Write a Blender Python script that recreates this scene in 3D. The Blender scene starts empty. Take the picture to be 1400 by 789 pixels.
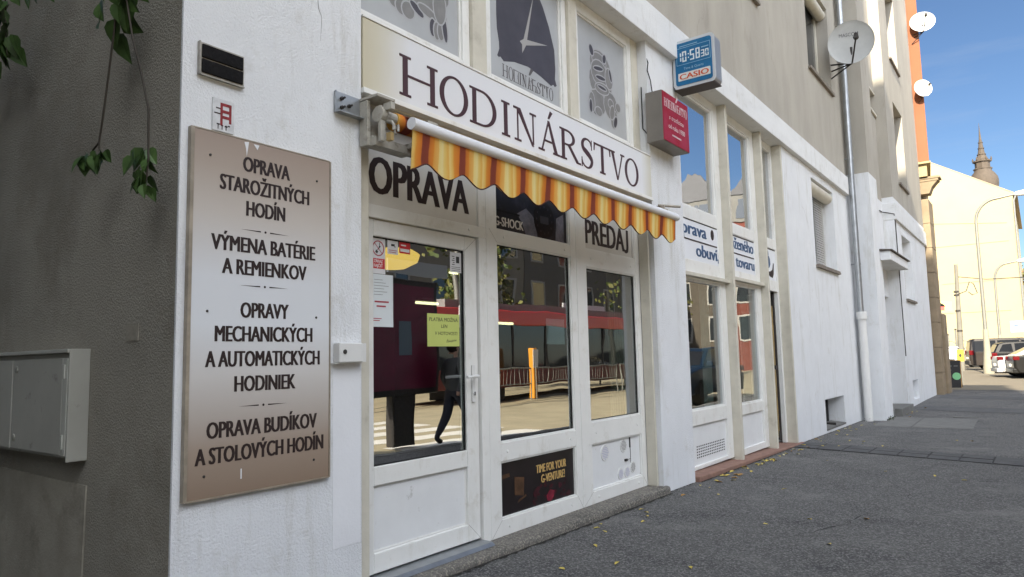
import bpy, bmesh, math, random
from mathutils import Vector, Matrix
random.seed(11)
R = math.radians
sc = bpy.context.scene
C = sc.collection
# ------------------------------------------------------------------ camera, light, exposure
cam = bpy.data.cameras.new('camera'); camo = bpy.data.objects.new('camera', cam); C.objects.link(camo)
right = Vector((0.80151526, 0.59755796, -0.02231091)); up = Vector((0.07678953, -0.0658539, 0.99487016)); fwd = Vector((-0.59302332, 0.79911686, 0.0986691))
M = Matrix((right, up, -fwd)).transposed().to_4x4(); M.translation = Vector((2.97, 0, 1.35))
camo.matrix_world = M
cam.sensor_width = 36; cam.lens = 36*965/1400; cam.clip_start = 0.05; cam.clip_end = 3000
sc.camera = camo
SUN = Vector((0.15, -1.0, 0.65)).normalized()
EL = math.asin(SUN.z); AZ = math.atan2(SUN.x, SUN.y)
sun = bpy.data.lights.new('sun', 'SUN'); sun.energy = 5.0; sun.angle = R(0.5); sun.color = (1.0, 0.89, 0.70)
suno = bpy.data.objects.new('sun', sun); C.objects.link(suno)
suno.rotation_euler = (-SUN).to_track_quat('-Z', 'Y').to_euler(); suno.location = (5, -30, 40)
world = bpy.data.worlds.new('World'); sc.world = world; world.use_nodes = True
wn = world.node_tree; wn.nodes.clear()
wo = wn.nodes.new('ShaderNodeOutputWorld'); bg = wn.nodes.new('ShaderNodeBackground'); sky = wn.nodes.new('ShaderNodeTexSky')
sky.sky_type = 'NISHITA'; sky.sun_disc = False; sky.sun_elevation = EL; sky.sun_rotation = AZ % (2*math.pi)
sky.air_density = 1.0; sky.dust_density = 0.15; sky.ozone_density = 5.0; sky.altitude = 150
bg.inputs['Strength'].default_value = 0.05
tcw = wn.nodes.new('ShaderNodeTexCoord'); mpw = wn.nodes.new('ShaderNodeMapping'); mpw.inputs['Scale'].default_value = (1.2, 2.0, 9.0); mpw.inputs['Rotation'].default_value = (0.12, 0.1, 0.4)
nzw = wn.nodes.new('ShaderNodeTexNoise'); nzw.inputs['Scale'].default_value = 2.6; nzw.inputs['Detail'].default_value = 7; nzw.inputs['Roughness'].default_value = 0.62
rmw = wn.nodes.new('ShaderNodeMapRange'); rmw.inputs['From Min'].default_value = 0.5; rmw.inputs['From Max'].default_value = 0.85; rmw.inputs['To Max'].default_value = 0.22
mxw = wn.nodes.new('ShaderNodeMix'); mxw.data_type = 'RGBA'; mxw.inputs['B'].default_value = (5.0, 5.4, 6.0, 1)
wn.links.new(tcw.outputs['Generated'], mpw.inputs['Vector']); wn.links.new(mpw.outputs[0], nzw.inputs['Vector'])
wn.links.new(nzw.outputs['Fac'], rmw.inputs['Value']); wn.links.new(rmw.outputs[0], mxw.inputs['Factor'])
wn.links.new(sky.outputs[0], mxw.inputs['A'])
# unseen bright cloud bank added as fill light, right of and behind the viewer
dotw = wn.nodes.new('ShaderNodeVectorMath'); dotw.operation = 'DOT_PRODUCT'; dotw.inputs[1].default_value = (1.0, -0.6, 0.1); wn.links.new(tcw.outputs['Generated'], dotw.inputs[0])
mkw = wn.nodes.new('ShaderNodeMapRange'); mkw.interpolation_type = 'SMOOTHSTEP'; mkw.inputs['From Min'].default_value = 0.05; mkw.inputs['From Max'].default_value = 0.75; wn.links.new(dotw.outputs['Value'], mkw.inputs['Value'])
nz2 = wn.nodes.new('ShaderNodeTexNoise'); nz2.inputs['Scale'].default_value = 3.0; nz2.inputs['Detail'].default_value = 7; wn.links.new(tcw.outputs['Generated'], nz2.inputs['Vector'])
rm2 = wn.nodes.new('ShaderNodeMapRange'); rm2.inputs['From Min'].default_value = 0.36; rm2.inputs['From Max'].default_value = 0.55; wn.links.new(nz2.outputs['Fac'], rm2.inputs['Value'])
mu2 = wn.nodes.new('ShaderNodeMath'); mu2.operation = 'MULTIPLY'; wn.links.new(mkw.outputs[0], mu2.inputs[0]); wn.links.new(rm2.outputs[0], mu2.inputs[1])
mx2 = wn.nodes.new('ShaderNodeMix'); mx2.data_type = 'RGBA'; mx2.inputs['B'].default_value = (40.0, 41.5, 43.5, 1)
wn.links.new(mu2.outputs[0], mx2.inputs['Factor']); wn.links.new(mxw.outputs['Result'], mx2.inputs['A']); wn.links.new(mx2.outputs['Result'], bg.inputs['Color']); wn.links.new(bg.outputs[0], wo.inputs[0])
sc.view_settings.view_transform = 'Standard'; sc.view_settings.look = 'None'; sc.view_settings.gamma = 1.0; sc.view_settings.use_curve_mapping = False
sc.view_settings.exposure = 1.42
sc.cycles.max_bounces = 8; sc.cycles.transparent_max_bounces = 16; sc.cycles.use_denoising = True
sc.cycles.sample_clamp_indirect = 6.0

# ------------------------------------------------------------------ materials
def mat(name, col, rough=0.7, metal=0.0, var=0.0, vscale=3.0, stretch=(1, 1, 1), col2=None, bump=0.0, bscale=60.0, spec=0.4, emit=None, estr=0.0,
        stain=None, stain_scale=1.5, stain_lo=0.55, stain_hi=0.75, speck=None, speck_scale=150.0, bdist=0.01, coat=0.0, stain2=None, stain2_scale=1.0, stretch2=(1, 1, 1)):
    m = bpy.data.materials.new(name); m.use_nodes = True
    nt = m.node_tree; b = nt.nodes['Principled BSDF']
    b.inputs['Base Color'].default_value = (*col, 1); b.inputs['Roughness'].default_value = rough; b.inputs['Metallic'].default_value = metal
    b.inputs['Specular IOR Level'].default_value = spec; b.inputs['Coat Weight'].default_value = coat
    if emit: b.inputs['Emission Color'].default_value = (*emit, 1); b.inputs['Emission Strength'].default_value = estr
    if var or stain or stain2 or speck or bump:
        tc = nt.nodes.new('ShaderNodeTexCoord')
    last = None
    def noise(scale, det=5, ro=0.6, st=(1, 1, 1)):
        mp = nt.nodes.new('ShaderNodeMapping'); mp.inputs['Scale'].default_value = st
        nt.links.new(tc.outputs['Object'], mp.inputs['Vector'])
        n = nt.nodes.new('ShaderNodeTexNoise'); n.inputs['Scale'].default_value = scale; n.inputs['Detail'].default_value = det; n.inputs['Roughness'].default_value = ro
        nt.links.new(mp.outputs[0], n.inputs['Vector']); return n
    def mix(a, bcol, fac_out, lo, hi):
        r = nt.nodes.new('ShaderNodeMapRange'); r.inputs['From Min'].default_value = lo; r.inputs['From Max'].default_value = hi
        nt.links.new(fac_out, r.inputs['Value'])
        x = nt.nodes.new('ShaderNodeMix'); x.data_type = 'RGBA'
        if isinstance(a, tuple): x.inputs['A'].default_value = (*a, 1)
        else: nt.links.new(a, x.inputs['A'])
        x.inputs['B'].default_value = (*bcol, 1); nt.links.new(r.outputs[0], x.inputs['Factor']); return x.outputs['Result']
    last = col
    if var:
        c2 = col2 or tuple(max(0, c*(1-var)) for c in col)
        last = mix(last, c2, noise(vscale, st=stretch).outputs['Fac'], 0.35, 0.65)
    if stain:
        last = mix(last, stain, noise(stain_scale, 8, 0.7, stretch).outputs['Fac'], stain_lo, stain_hi)
    if stain2:
        last = mix(last, stain2, noise(stain2_scale, 9, 0.75, stretch2).outputs['Fac'], 0.54, 0.74)
    if speck:
        v = nt.nodes.new('ShaderNodeTexVoronoi'); v.inputs['Scale'].default_value = speck_scale
        nt.links.new(tc.outputs['Object'], v.inputs['Vector'])
        sp = nt.nodes.new('ShaderNodeSeparateColor'); nt.links.new(v.outputs['Color'], sp.inputs[0])
        last = mix(last, speck, sp.outputs[0], 0.55, 1.0)
    if not isinstance(last, tuple): nt.links.new(last, b.inputs['Base Color'])
    if bump:
        n = noise(bscale, 4, 0.65)
        bp = nt.nodes.new('ShaderNodeBump'); bp.inputs['Strength'].default_value = bump; bp.inputs['Distance'].default_value = bdist
        nt.links.new(n.outputs['Fac'], bp.inputs['Height']); nt.links.new(bp.outputs[0], b.inputs['Normal'])
    return m

def glass_mat(name, tint=(0.75, 0.8, 0.78), ior=3.6, rough=0.0, wave=0.0):
    m = bpy.data.materials.new(name); m.use_nodes = True; nt = m.node_tree; nt.nodes.clear()
    o = nt.nodes.new('ShaderNodeOutputMaterial'); t = nt.nodes.new('ShaderNodeBsdfTransparent'); g = nt.nodes.new('ShaderNodeBsdfGlossy')
    f = nt.nodes.new('ShaderNodeFresnel'); x = nt.nodes.new('ShaderNodeMixShader')
    t.inputs[0].default_value = (*tint, 1); g.inputs['Roughness'].default_value = rough; g.inputs['Color'].default_value = (0.95, 0.97, 1, 1); f.inputs[0].default_value = ior
    ge = nt.nodes.new('ShaderNodeNewGeometry'); sb = nt.nodes.new('ShaderNodeMath'); sb.operation = 'SUBTRACT'; sb.use_clamp = True
    nt.links.new(f.outputs[0], sb.inputs[0]); nt.links.new(ge.outputs['Backfacing'], sb.inputs[1]); nt.links.new(sb.outputs[0], x.inputs[0]); nt.links.new(t.outputs[0], x.inputs[1]); nt.links.new(g.outputs[0], x.inputs[2]); nt.links.new(x.outputs[0], o.inputs[0])
    if wave:
        tc = nt.nodes.new('ShaderNodeTexCoord'); n = nt.nodes.new('ShaderNodeTexNoise'); n.inputs['Scale'].default_value = 2.2; n.inputs['Detail'].default_value = 1
        bp = nt.nodes.new('ShaderNodeBump'); bp.inputs['Strength'].default_value = wave; bp.inputs['Distance'].default_value = 0.02
        nt.links.new(tc.outputs['Object'], n.inputs['Vector']); nt.links.new(n.outputs['Fac'], bp.inputs['Height'])
        nt.links.new(bp.outputs[0], g.inputs['Normal']); nt.links.new(bp.outputs[0], f.inputs['Normal'])
    return m

def ramp_mat(name, axis, stops, rough=0.6, periodic=None, lo=0.0, hi=1.0, noise_amt=0.0, bump=0.0, spec=0.4):
    """printed / woven pattern along one object axis"""
    m = bpy.data.materials.new(name); m.use_nodes = True; nt = m.node_tree; b = nt.nodes['Principled BSDF']
    b.inputs['Roughness'].default_value = rough; b.inputs['Specular IOR Level'].default_value = spec
    tc = nt.nodes.new('ShaderNodeTexCoord'); sp = nt.nodes.new('ShaderNodeSeparateXYZ'); nt.links.new(tc.outputs['Object'], sp.inputs[0])
    v = sp.outputs[axis]
    mr = nt.nodes.new('ShaderNodeMapRange'); mr.inputs['From Min'].default_value = lo; mr.inputs['From Max'].default_value = hi; mr.clamp = False
    nt.links.new(v, mr.inputs['Value']); v = mr.outputs[0]
    if noise_amt:
        mp = nt.nodes.new('ShaderNodeMapping'); nt.links.new(tc.outputs['Object'], mp.inputs['Vector']); mp.inputs['Scale'].default_value = (1, 1, 0.6)
        n = nt.nodes.new('ShaderNodeTexNoise'); n.inputs['Scale'].default_value = 9; nt.links.new(mp.outputs[0], n.inputs['Vector'])
        ma = nt.nodes.new('ShaderNodeMath'); ma.operation = 'MULTIPLY_ADD'; ma.inputs[1].default_value = noise_amt; n.inputs['Detail'].default_value = 3; nt.links.new(n.outputs['Fac'], ma.inputs[0]); nt.links.new(v, ma.inputs[2]); v = ma.outputs[0]
    if periodic:
        fr = nt.nodes.new('ShaderNodeMath'); fr.operation = 'FRACT'; nt.links.new(v, fr.inputs[0]); v = fr.outputs[0]
    cr = nt.nodes.new('ShaderNodeValToRGB'); el = cr.color_ramp.elements
    while len(el) < len(stops): el.new(0.5)
    for e, (p, c) in zip(el, stops): e.position = p; e.color = (*c, 1)
    nt.links.new(v, cr.inputs[0]); nt.links.new(cr.outputs[0], b.inputs['Base Color'])
    if bump:
        n2 = nt.nodes.new('ShaderNodeTexNoise'); n2.inputs['Scale'].default_value = 300; nt.links.new(tc.outputs['Object'], n2.inputs['Vector'])
        bp = nt.nodes.new('ShaderNodeBump'); bp.inputs['Strength'].default_value = bump; bp.inputs['Distance'].default_value = 0.003
        nt.links.new(n2.outputs['Fac'], bp.inputs['Height']); nt.links.new(bp.outputs[0], b.inputs['Normal'])
    return m

WHITE = mat('white_rough_plaster', (0.70, 0.715, 0.74), 0.9, var=0.07, vscale=2.0, bump=0.55, bscale=75, bdist=0.012, stain=(0.50, 0.49, 0.46), stain_scale=3.5, stain_lo=0.58, stain_hi=0.82, stain2=(.50, .495, .47), stain2_scale=4.2, stretch2=(1, 1, .14))
BAND = mat('painted_band', (0.68, 0.69, 0.70), 0.85, var=0.08, vscale=2.5, stretch=(1, .6, 2), bump=0.3, bscale=60, stain=(0.42, 0.40, 0.36), stain_scale=2.5, stain_lo=0.60, stain_hi=0.82, stain2=(.48, .47, .44), stain2_scale=7.0, stretch2=(1, 1, .3))
BEIGE = mat('weathered_beige_render', (0.39, 0.365, 0.32), 0.95, var=0.16, vscale=1.6, stretch=(1, 1.0, .35), bump=0.35, bscale=90, stain=(0.26, 0.24, 0.205), stain_scale=2.2, stain_lo=0.56, stain_hi=0.80)
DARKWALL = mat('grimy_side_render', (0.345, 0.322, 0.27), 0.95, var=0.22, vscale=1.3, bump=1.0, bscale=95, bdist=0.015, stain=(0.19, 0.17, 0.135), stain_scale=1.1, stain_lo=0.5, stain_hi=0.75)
PVC = mat('white_window_profile', (0.73, 0.73, 0.71), 0.35, var=0.05, vscale=5, bump=0.05, bscale=12, stain=(0.50, 0.47, 0.41), stain_scale=6, stain_lo=0.57, stain_hi=0.80, stain2=(.55, .53, .48), stain2_scale=3.0, stretch2=(1, 1, .4))
PVCD = mat('dirty_door_panel', (0.70, 0.71, 0.72), 0.4, var=0.05, vscale=5, stain=(0.45, 0.45, 0.44), stain_scale=14, stain_lo=0.63, stain_hi=0.75)
CREAM = mat('old_cream_paint', (0.58, 0.55, 0.47), 0.6, var=0.12, vscale=6, bump=0.15, bscale=40, stain=(0.36, 0.33, 0.27), stain_scale=6, stain_lo=0.6, stain_hi=0.8)
GLASS = glass_mat('shop_glass', ior=5.2, wave=0.06)
GLASS2 = glass_mat('sky_reflecting_glass', tint=(0.5, 0.55, 0.55), ior=14.0, wave=0.07)
DGLASS = mat('distant_window_glass', (0.03, 0.035, 0.04), 0.06, spec=0.9)
FROST = mat('frosted_grey_film', (0.40, 0.41, 0.42), 0.35, var=0.12, vscale=2.5, spec=0.5)
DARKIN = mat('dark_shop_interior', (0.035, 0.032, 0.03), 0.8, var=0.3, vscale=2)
LETTER = mat('dark_plum_paint', (0.055, 0.022, 0.028), 0.5)
BLACKTX = mat('dark_brown_lettering', (0.022, 0.012, 0.012), 0.5)
STEPM = mat('granite_aggregate_step', (0.17, 0.16, 0.145), 0.9, var=0.25, vscale=25, speck=(0.34, 0.31, 0.26), speck_scale=110, bump=0.8, bscale=110, bdist=0.02, stain=(0.06, 0.06, 0.055), stain_scale=3, stain_lo=0.5, stain_hi=0.75)
REDSTEP = mat('reddish_stone_step', (0.26, 0.15, 0.115), 0.85, var=0.25, vscale=12, bump=0.4, bscale=60)
METAL = mat('galvanised_steel', (0.42, 0.44, 0.46), 0.38, metal=0.85, var=0.2, vscale=8)
GREYM = mat('grey_painted_metal', (0.22, 0.225, 0.22), 0.55, var=0.15, vscale=6, bump=0.1, bscale=30)
DKMET = mat('dark_rusty_metal', (0.045, 0.04, 0.038), 0.6, var=0.4, vscale=20)
BLACK = mat('black_gap', (0.01, 0.01, 0.01), 0.9, var=0.2)
WPLAST = mat('white_plastic', (0.66, 0.66, 0.65), 0.4, var=0.06, vscale=8)

# ------------------------------------------------------------------ mesh helpers
class MB:
    def __init__(s): s.v = []; s.f = []; s.m = []
    def poly(s, pts, mi=0):
        i = len(s.v); s.v += [tuple(p) for p in pts]; s.f.append(tuple(range(i, i+len(pts)))); s.m.append(mi)
    def faces(s, vs, fs, mi=0):
        i = len(s.v); s.v += [tuple(p) for p in vs]
        for f in fs: s.f.append(tuple(a+i for a in f)); s.m.append(mi)
    def box(s, x0, x1, y0, y1, z0, z1, mi=0):
        if x0 > x1: x0, x1 = x1, x0
        if y0 > y1: y0, y1 = y1, y0
        if z0 > z1: z0, z1 = z1, z0
        vs = [(x, y, z) for x in (x0, x1) for y in (y0, y1) for z in (z0, z1)]
        s.faces(vs, [(0, 1, 3, 2), (4, 6, 7, 5), (0, 4, 5, 1), (2, 3, 7, 6), (0, 2, 6, 4), (1, 5, 7, 3)], mi); return s
    def frame(s, x0, x1, y0, y1, z0, z1, wl, wr, wb, wt):
        s.box(x0, x1, y0, y0+wl, z0, z1); s.box(x0, x1, y1-wr, y1, z0, z1)
        if wb: s.box(x0+.0015, x1-.0015, y0+wl, y1-wr, z0, z0+wb)
        if wt: s.box(x0+.0015, x1-.0015, y0+wl, y1-wr, z1-wt, z1)
        return s
    def prism(s, pts, d0, d1, axis='x', mi=0):
        """extrude a 2-D outline. axis x: pts=(y,z); axis y: pts=(x,z); axis z: pts=(x,y)"""
        def P(p, d):
            return {'x': (d, p[0], p[1]), 'y': (p[0], d, p[1]), 'z': (p[0], p[1], d)}[axis]
        n = len(pts); vs = [P(p, d0) for p in pts]+[P(p, d1) for p in pts]
        fs = [tuple(range(n-1, -1, -1)), tuple(range(n, 2*n))]+[(i, (i+1) % n, n+(i+1) % n, n+i) for i in range(n)]
        s.faces(vs, fs, mi); return s
    def tube(s, pts, r, n=10, cap=True):
        pts = [Vector(p) for p in pts]; rs = r if isinstance(r, (list, tuple)) else [r]*len(pts)
        vs = []; prev = None
        for i, p in enumerate(pts):
            d = (pts[min(i+1, len(pts)-1)]-pts[max(i-1, 0)]).normalized()
            a = prev if prev is not None else (Vector((0, 0, 1)) if abs(d.z) < .9 else Vector((1, 0, 0)))
            u = (a-d*a.dot(d)).normalized(); w = d.cross(u); prev = u
            for k in range(n):
                t = 2*math.pi*k/n; vs.append(p+u*rs[i]*math.cos(t)+w*rs[i]*math.sin(t))
        fs = [(i*n+k, i*n+(k+1) % n, (i+1)*n+(k+1) % n, (i+1)*n+k) for i in range(len(pts)-1) for k in range(n)]
        if cap: fs += [tuple(range(n-1, -1, -1)), tuple((len(pts)-1)*n+k for k in range(n))]
        s.faces(vs, fs); return s
    def lathe(s, c, axis, prof, n=24):
        """prof: (radius, distance along axis)"""
        c = Vector(c); d = Vector(axis).normalized(); a = Vector((0, 0, 1)) if abs(d.z) < .9 else Vector((1, 0, 0))
        u = (a-d*a.dot(d)).normalized(); w = d.cross(u); vs = []
        for r, h in prof:
            for k in range(n):
                t = 2*math.pi*k/n; vs.append(c+d*h+(u*math.cos(t)+w*math.sin(t))*r)
        fs = [(i*n+k, i*n+(k+1) % n, (i+1)*n+(k+1) % n, (i+1)*n+k) for i in range(len(prof)-1) for k in range(n)]
        if prof[0][0] > 1e-5: fs.append(tuple(range(n-1, -1, -1)))
        if prof[-1][0] > 1e-5: fs.append(tuple((len(prof)-1)*n+k for k in range(n)))
        s.faces(vs, fs); return s

OFF = {}
def build(name, mb, m, parent=None, bevel=0.0, smooth=False, world=True, weld=False):
    me = bpy.data.meshes.new(name)
    if parent is not None: off = OFF.get(parent.name, Vector()) if world else Vector()
    else:
        xs = [v[0] for v in mb.v]; ys = [v[1] for v in mb.v]; zs = [v[2] for v in mb.v]
        off = Vector(((min(xs)+max(xs))/2, (min(ys)+max(ys))/2, min(zs))) if world else Vector()
    me.from_pydata([tuple(Vector(v)-off) for v in mb.v], [], mb.f)
    mats = m if isinstance(m, (list, tuple)) else [m]
    for q in mats: me.materials.append(q)
    if len(mats) > 1:
        for p, mi in zip(me.polygons, mb.m): p.material_index = mi
    bm = bmesh.new(); bm.from_mesh(me)
    if weld: bmesh.ops.remove_doubles(bm, verts=bm.verts, dist=1e-4)
    bmesh.ops.recalc_face_normals(bm, faces=bm.faces); bm.to_mesh(me); bm.free()
    if smooth:
        for p in me.polygons: p.use_smooth = True
        try: me.set_sharp_from_angle(angle=R(40))
        except Exception: pass
    o = bpy.data.objects.new(name, me); C.objects.link(o)
    if parent is not None: o.parent = parent; OFF[o.name] = off if world else Vector()
    else: o.location = off; OFF[o.name] = off
    if bevel:
        b = o.modifiers.new('bevel', 'BEVEL'); b.width = bevel; b.segments = 2; b.limit_method = 'ANGLE'; b.angle_limit = R(40)
    return o
def tag(o, label=None, cat=None, group=None, kind=None):
    if label: o['label'] = label
    if cat: o['category'] = cat
    if group: o['group'] = group
    if kind: o['kind'] = kind
    return o
def thing(name, label, cat, loc=(0, 0, 0), group=None, rotz=0.0):
    o = bpy.data.objects.new(name, None); C.objects.link(o); o.location = loc; o.rotation_euler = (0, 0, rotz); o.empty_display_size = 0.2
    OFF[o.name] = Vector(loc); return tag(o, label, cat, group)
def copy_tree(o, parent=None):
    c = o.copy(); C.objects.link(c); OFF[c.name] = OFF.get(o.name, Vector())
    if parent is not None: c.parent = parent
    for ch in list(o.children): copy_tree(ch, c)
    return c

def text_mb(body, y0, z0, cap, width=None, x=0.0, bold=0.0, th=0.002, align='L', shear=0.0, plane='x', spacing=1.0, dirn=1, slope=0.0):
    """lettering as a mesh: baseline at z0, capital height cap, total width fitted"""
    cu = bpy.data.curves.new('lettering', 'FONT'); cu.body = body; cu.shear = shear; cu.space_character = spacing; cu.resolution_u = 3
    ob = bpy.data.objects.new('lettering', cu); me = bpy.data.meshes.new_from_object(ob)
    cu2 = bpy.data.curves.new('lettering', 'FONT'); cu2.body = 'H'; ob2 = bpy.data.objects.new('lettering', cu2); m2 = bpy.data.meshes.new_from_object(ob2)
    hh = max(v.co.y for v in m2.vertices); sz = cap/hh
    x0 = min(v.co.x for v in me.vertices); x1 = max(v.co.x for v in me.vertices)
    sx = (width/(x1-x0)) if width else sz
    W = (x1-x0)*sx
    oy = {'L': y0, 'C': y0-W/2*dirn, 'R': y0-W*dirn}[align]
    mb = MB(); vs = []
    for lay in (0, th):
        for v in me.vertices:
            a = (v.co.x-x0)*sx; b = v.co.y*sz
            if plane == 'x': vs.append((x+lay, oy+a, z0+b+slope*a))
            else: vs.append((oy+a*dirn, x-lay, z0+b+slope*a))
    n = len(me.vertices); fs = []
    for p in me.polygons:
        fs.append(tuple(i+n for i in p.vertices))
    ec = {}
    for p in me.polygons:
        for e in p.edge_keys: ec[e] = ec.get(e, 0)+1
    for (a, b), k in ec.items():
        if k == 1: fs.append((a, b, b+n, a+n))
    if bold:
        d = bold*sz*.75
        for k, sh in enumerate((-d, 0, d)):
            o_ = .00012*k
            if plane == 'x': mb.faces([(a+o_, b+sh, c) for a, b, c in vs], fs)
            else: mb.faces([(a+sh, b-o_, c) for a, b, c in vs], fs)
    else: mb.faces(vs, fs)
    bpy.data.objects.remove(ob); bpy.data.objects.remove(ob2); bpy.data.curves.remove(cu); bpy.data.curves.remove(cu2); bpy.data.meshes.remove(me); bpy.data.meshes.remove(m2)
    return mb
def add(mb, other):
    i = len(mb.v); mb.v += other.v; mb.f += [tuple(a+i for a in f) for f in other.f]; mb.m += other.m; return mb

# ------------------------------------------------------------------ ground
def gz(y):
    P = [(-60, .09), (0, .075), (3, .065), (16, -.05), (22, .0), (30, .0), (400, 0.0)]
    for (a, za), (b, zb) in zip(P, P[1:]):
        if a <= y <= b: return za+(zb-za)*(y-a)/(b-a)
    return 0.0
ASPH = mat('worn_asphalt', (0.125, 0.123, 0.121), 0.92, var=0.40, vscale=48, speck=(0.25, 0.246, 0.24), speck_scale=105, bump=1.0, bscale=100, bdist=0.016, stain=(0.060, 0.060, 0.061), stain_scale=1.6, stain_lo=0.50, stain_hi=0.66, stain2=(.205, .20, .19), stain2_scale=1.1, spec=0.3)
ROADM = mat('street_asphalt', (0.38, 0.33, 0.22), 0.9, var=0.2, vscale=1.0, bump=0.4, bscale=90, spec=0.3)
SLABM = mat('pale_paving_slab', (0.17, 0.168, 0.16), 0.9, var=0.25, vscale=5, bump=0.5, bscale=90)
SETTM = mat('dark_paving_setts', (0.09, 0.09, 0.092), 0.85, var=0.35, vscale=7, bump=0.6, bscale=80)
JOINT = mat('dark_joint', (0.03, 0.03, 0.03), 0.95, var=0.2)
MARK = mat('white_road_paint', (0.72, 0.70, 0.64), 0.7, var=0.15, vscale=5)
ys = [-60, -10, 0, 3, 16, 22, 30, 60, 200, 400]
mb = MB()
vs = []; 
for y in ys:
    for x in (-160, 4.25): vs.append((x, y, gz(y)))
mb.faces(vs, [(2*i, 2*i+1, 2*i+3, 2*i+2) for i in range(len(ys)-1)])
tag(build('pavement', mb, ASPH), kind='structure')
mb = MB(); vs = []
for y in ys:
    for x in (4.25, 19.0): vs.append((x, y, gz(y)-.11))
mb.faces(vs, [(2*i, 2*i+1, 2*i+3, 2*i+2) for i in range(len(ys)-1)])
for y in ys: pass
tag(build('road', mb, ROADM), kind='structure')
mb = MB()
for a, b in zip(ys, ys[1:]): mb.faces([(4.10, a, gz(a)-.2), (4.27, a, gz(a)-.2), (4.10, b, gz(b)-.2), (4.27, b, gz(b)-.2), (4.10, a, gz(a)+.006), (4.27, a, gz(a)+.006), (4.10, b, gz(b)+.006), (4.27, b, gz(b)+.006)], [(0, 1, 3, 2), (4, 5, 7, 6), (1, 3, 7, 5), (0, 2, 6, 4), (0, 1, 5, 4), (2, 3, 7, 6)])
tag(build('kerb', mb, SLABM), kind='structure')
mb = MB(); vs = []
for y in ys:
    for x in (19.0, 160.0): vs.append((x, y, gz(y)+.006))
mb.faces(vs, [(2*i, 2*i+1, 2*i+3, 2*i+2) for i in range(len(ys)-1)])
tag(build('far_pavement', mb, ROADM), kind='structure')
mb = MB()                                     # pedestrian crossing stripes
for k in range(9):
    x = 4.9+k*1.05
    mb.faces([(x, 8.2, gz(8.2)-.106), (x+.55, 8.2, gz(8.2)-.106), (x+.55, 12.2, gz(12.2)-.106), (x, 12.2, gz(12.2)-.106)], [(0, 1, 2, 3)])
tag(build('road_markings', mb, MARK), kind='structure')
# strip of setts across the pavement
mb = MB(); jb = MB()
def stripy(x): return 10.62-.245*(x-.1)
nS = 11
for k in range(nS):
    xa = .02+k*.345; xb = xa+.325
    for r in range(2):
        o0 = .0+r*.345; o1 = o0+.325
        pts = [(xa, stripy(xa)+o0), (xb, stripy(xb)+o0), (xb, stripy(xb)+o1), (xa, stripy(xa)+o1)]
        dz = random.uniform(0, .004)
        vs = [(p[0], p[1], gz(p[1])+.007+dz) for p in pts]+[(p[0], p[1], gz(p[1])-.02) for p in pts]
        mb.faces(vs, [(0, 1, 2, 3), (0, 1, 5, 4), (1, 2, 6, 5), (2, 3, 7, 6), (3, 0, 4, 7)])
jb.poly([(0.0, stripy(0)-.02, gz(10.6)+.004), (3.9, stripy(3.9)-.02, gz(stripy(3.9))+.004), (3.9, stripy(3.9)+.7, gz(stripy(3.9)+.7)+.004), (0.0, stripy(0)+.7, gz(11.3)+.004)])
tag(build('paving_joint', jb, JOINT), kind='structure'); tag(build('paving_strip', mb, SETTM), kind='structure')
mb = MB()
for (xa, xb, ya, yb) in ((.34, .95, 14.5, 16.7), (.98, 1.9, 14.5, 16.7)):
    mb.poly([(xa+.05, ya, gz(ya)+.005), (xb+.05, ya, gz(ya)+.005), (xb, 16, gz(16)+.005), (xa, 16, gz(16)+.005)])
    mb.poly([(xa, 16.01, gz(16.01)+.005), (xb, 16.01, gz(16.01)+.005), (xb, yb, gz(yb)+.005), (xa, yb, gz(yb)+.005)])
mb.box(1.45, 1.85, 16.95, 17.15, gz(17), gz(17)+.012)
tag(build('repair_slab', mb, SLABM), kind='structure')
mb = MB(); mb.faces([(-160, 28.4, .0065), (4.05, 27.4, .0065), (4.05, 390, .0065), (-160, 390, .0065)], [(0, 1, 2, 3)])  # paler, warmer paving where the sun falls; sunlit brightness is put into its colour
tag(build('sun_toned_paving', mb, mat('sun_toned_warm_paving', (.185, .16, .12), .9, var=.12, vscale=1.2, stain=(.13, .115, .09), stain_scale=1.6, stain_lo=.58, stain_hi=.75, bump=.3, bscale=60)), kind='structure')
PATCH = mat('newer_asphalt_strip', (0.115, 0.115, 0.117), 0.92, var=0.25, vscale=3, bump=0.7, bscale=140, spec=0.3)
mb = MB()
for (ya, yb) in ((18.6, 19.9), (22.8, 24.2), (27.2, 27.9)):
    mb.poly([(.6, ya, gz(ya)+.005), (4.05, ya-.75, gz(ya-.75)+.006), (4.05, yb-.75, gz(yb-.75)+.006), (.6, yb, gz(yb)+.005)])
tag(build('asphalt_repair_strip', mb, PATCH), kind='structure')

DIRT = mat('dark_earth', (.035, .033, .028), .95, var=.4, vscale=30)
def ribbon(pts, w0, w1):
    mb = MB(); L = []; Q = []
    for i, (x, y) in enumerate(pts):
        w = random.uniform(w0, w1); L.append((x, y, gz(y)+.0048)); Q.append((x+w, y+random.uniform(-.01, .01), gz(y)+.0048))
    mb.faces(L+Q, [(i, i+1, len(L)+i+1, len(L)+i) for i in range(len(L)-1)]); return mb
tag(build('dirt_seam', ribbon([(.042 if y > 2.95 else .07, y) for y in [2.6+.04*i for i in range(96)]], .008, .045), DIRT), kind='structure')
tag(build('dirt_seam', ribbon([(-.002, 6.36+.04*i) for i in range(20)], .004, .022), DIRT), kind='structure')
tag(build('dirt_seam', ribbon([(.043, 7.15+.05*i) for i in range(82)], .004, .03), DIRT), kind='structure')
tag(build('dirt_seam', ribbon([(-.002, 11.2+.05*i) for i in range(90)], .004, .03), DIRT), kind='structure')
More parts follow.
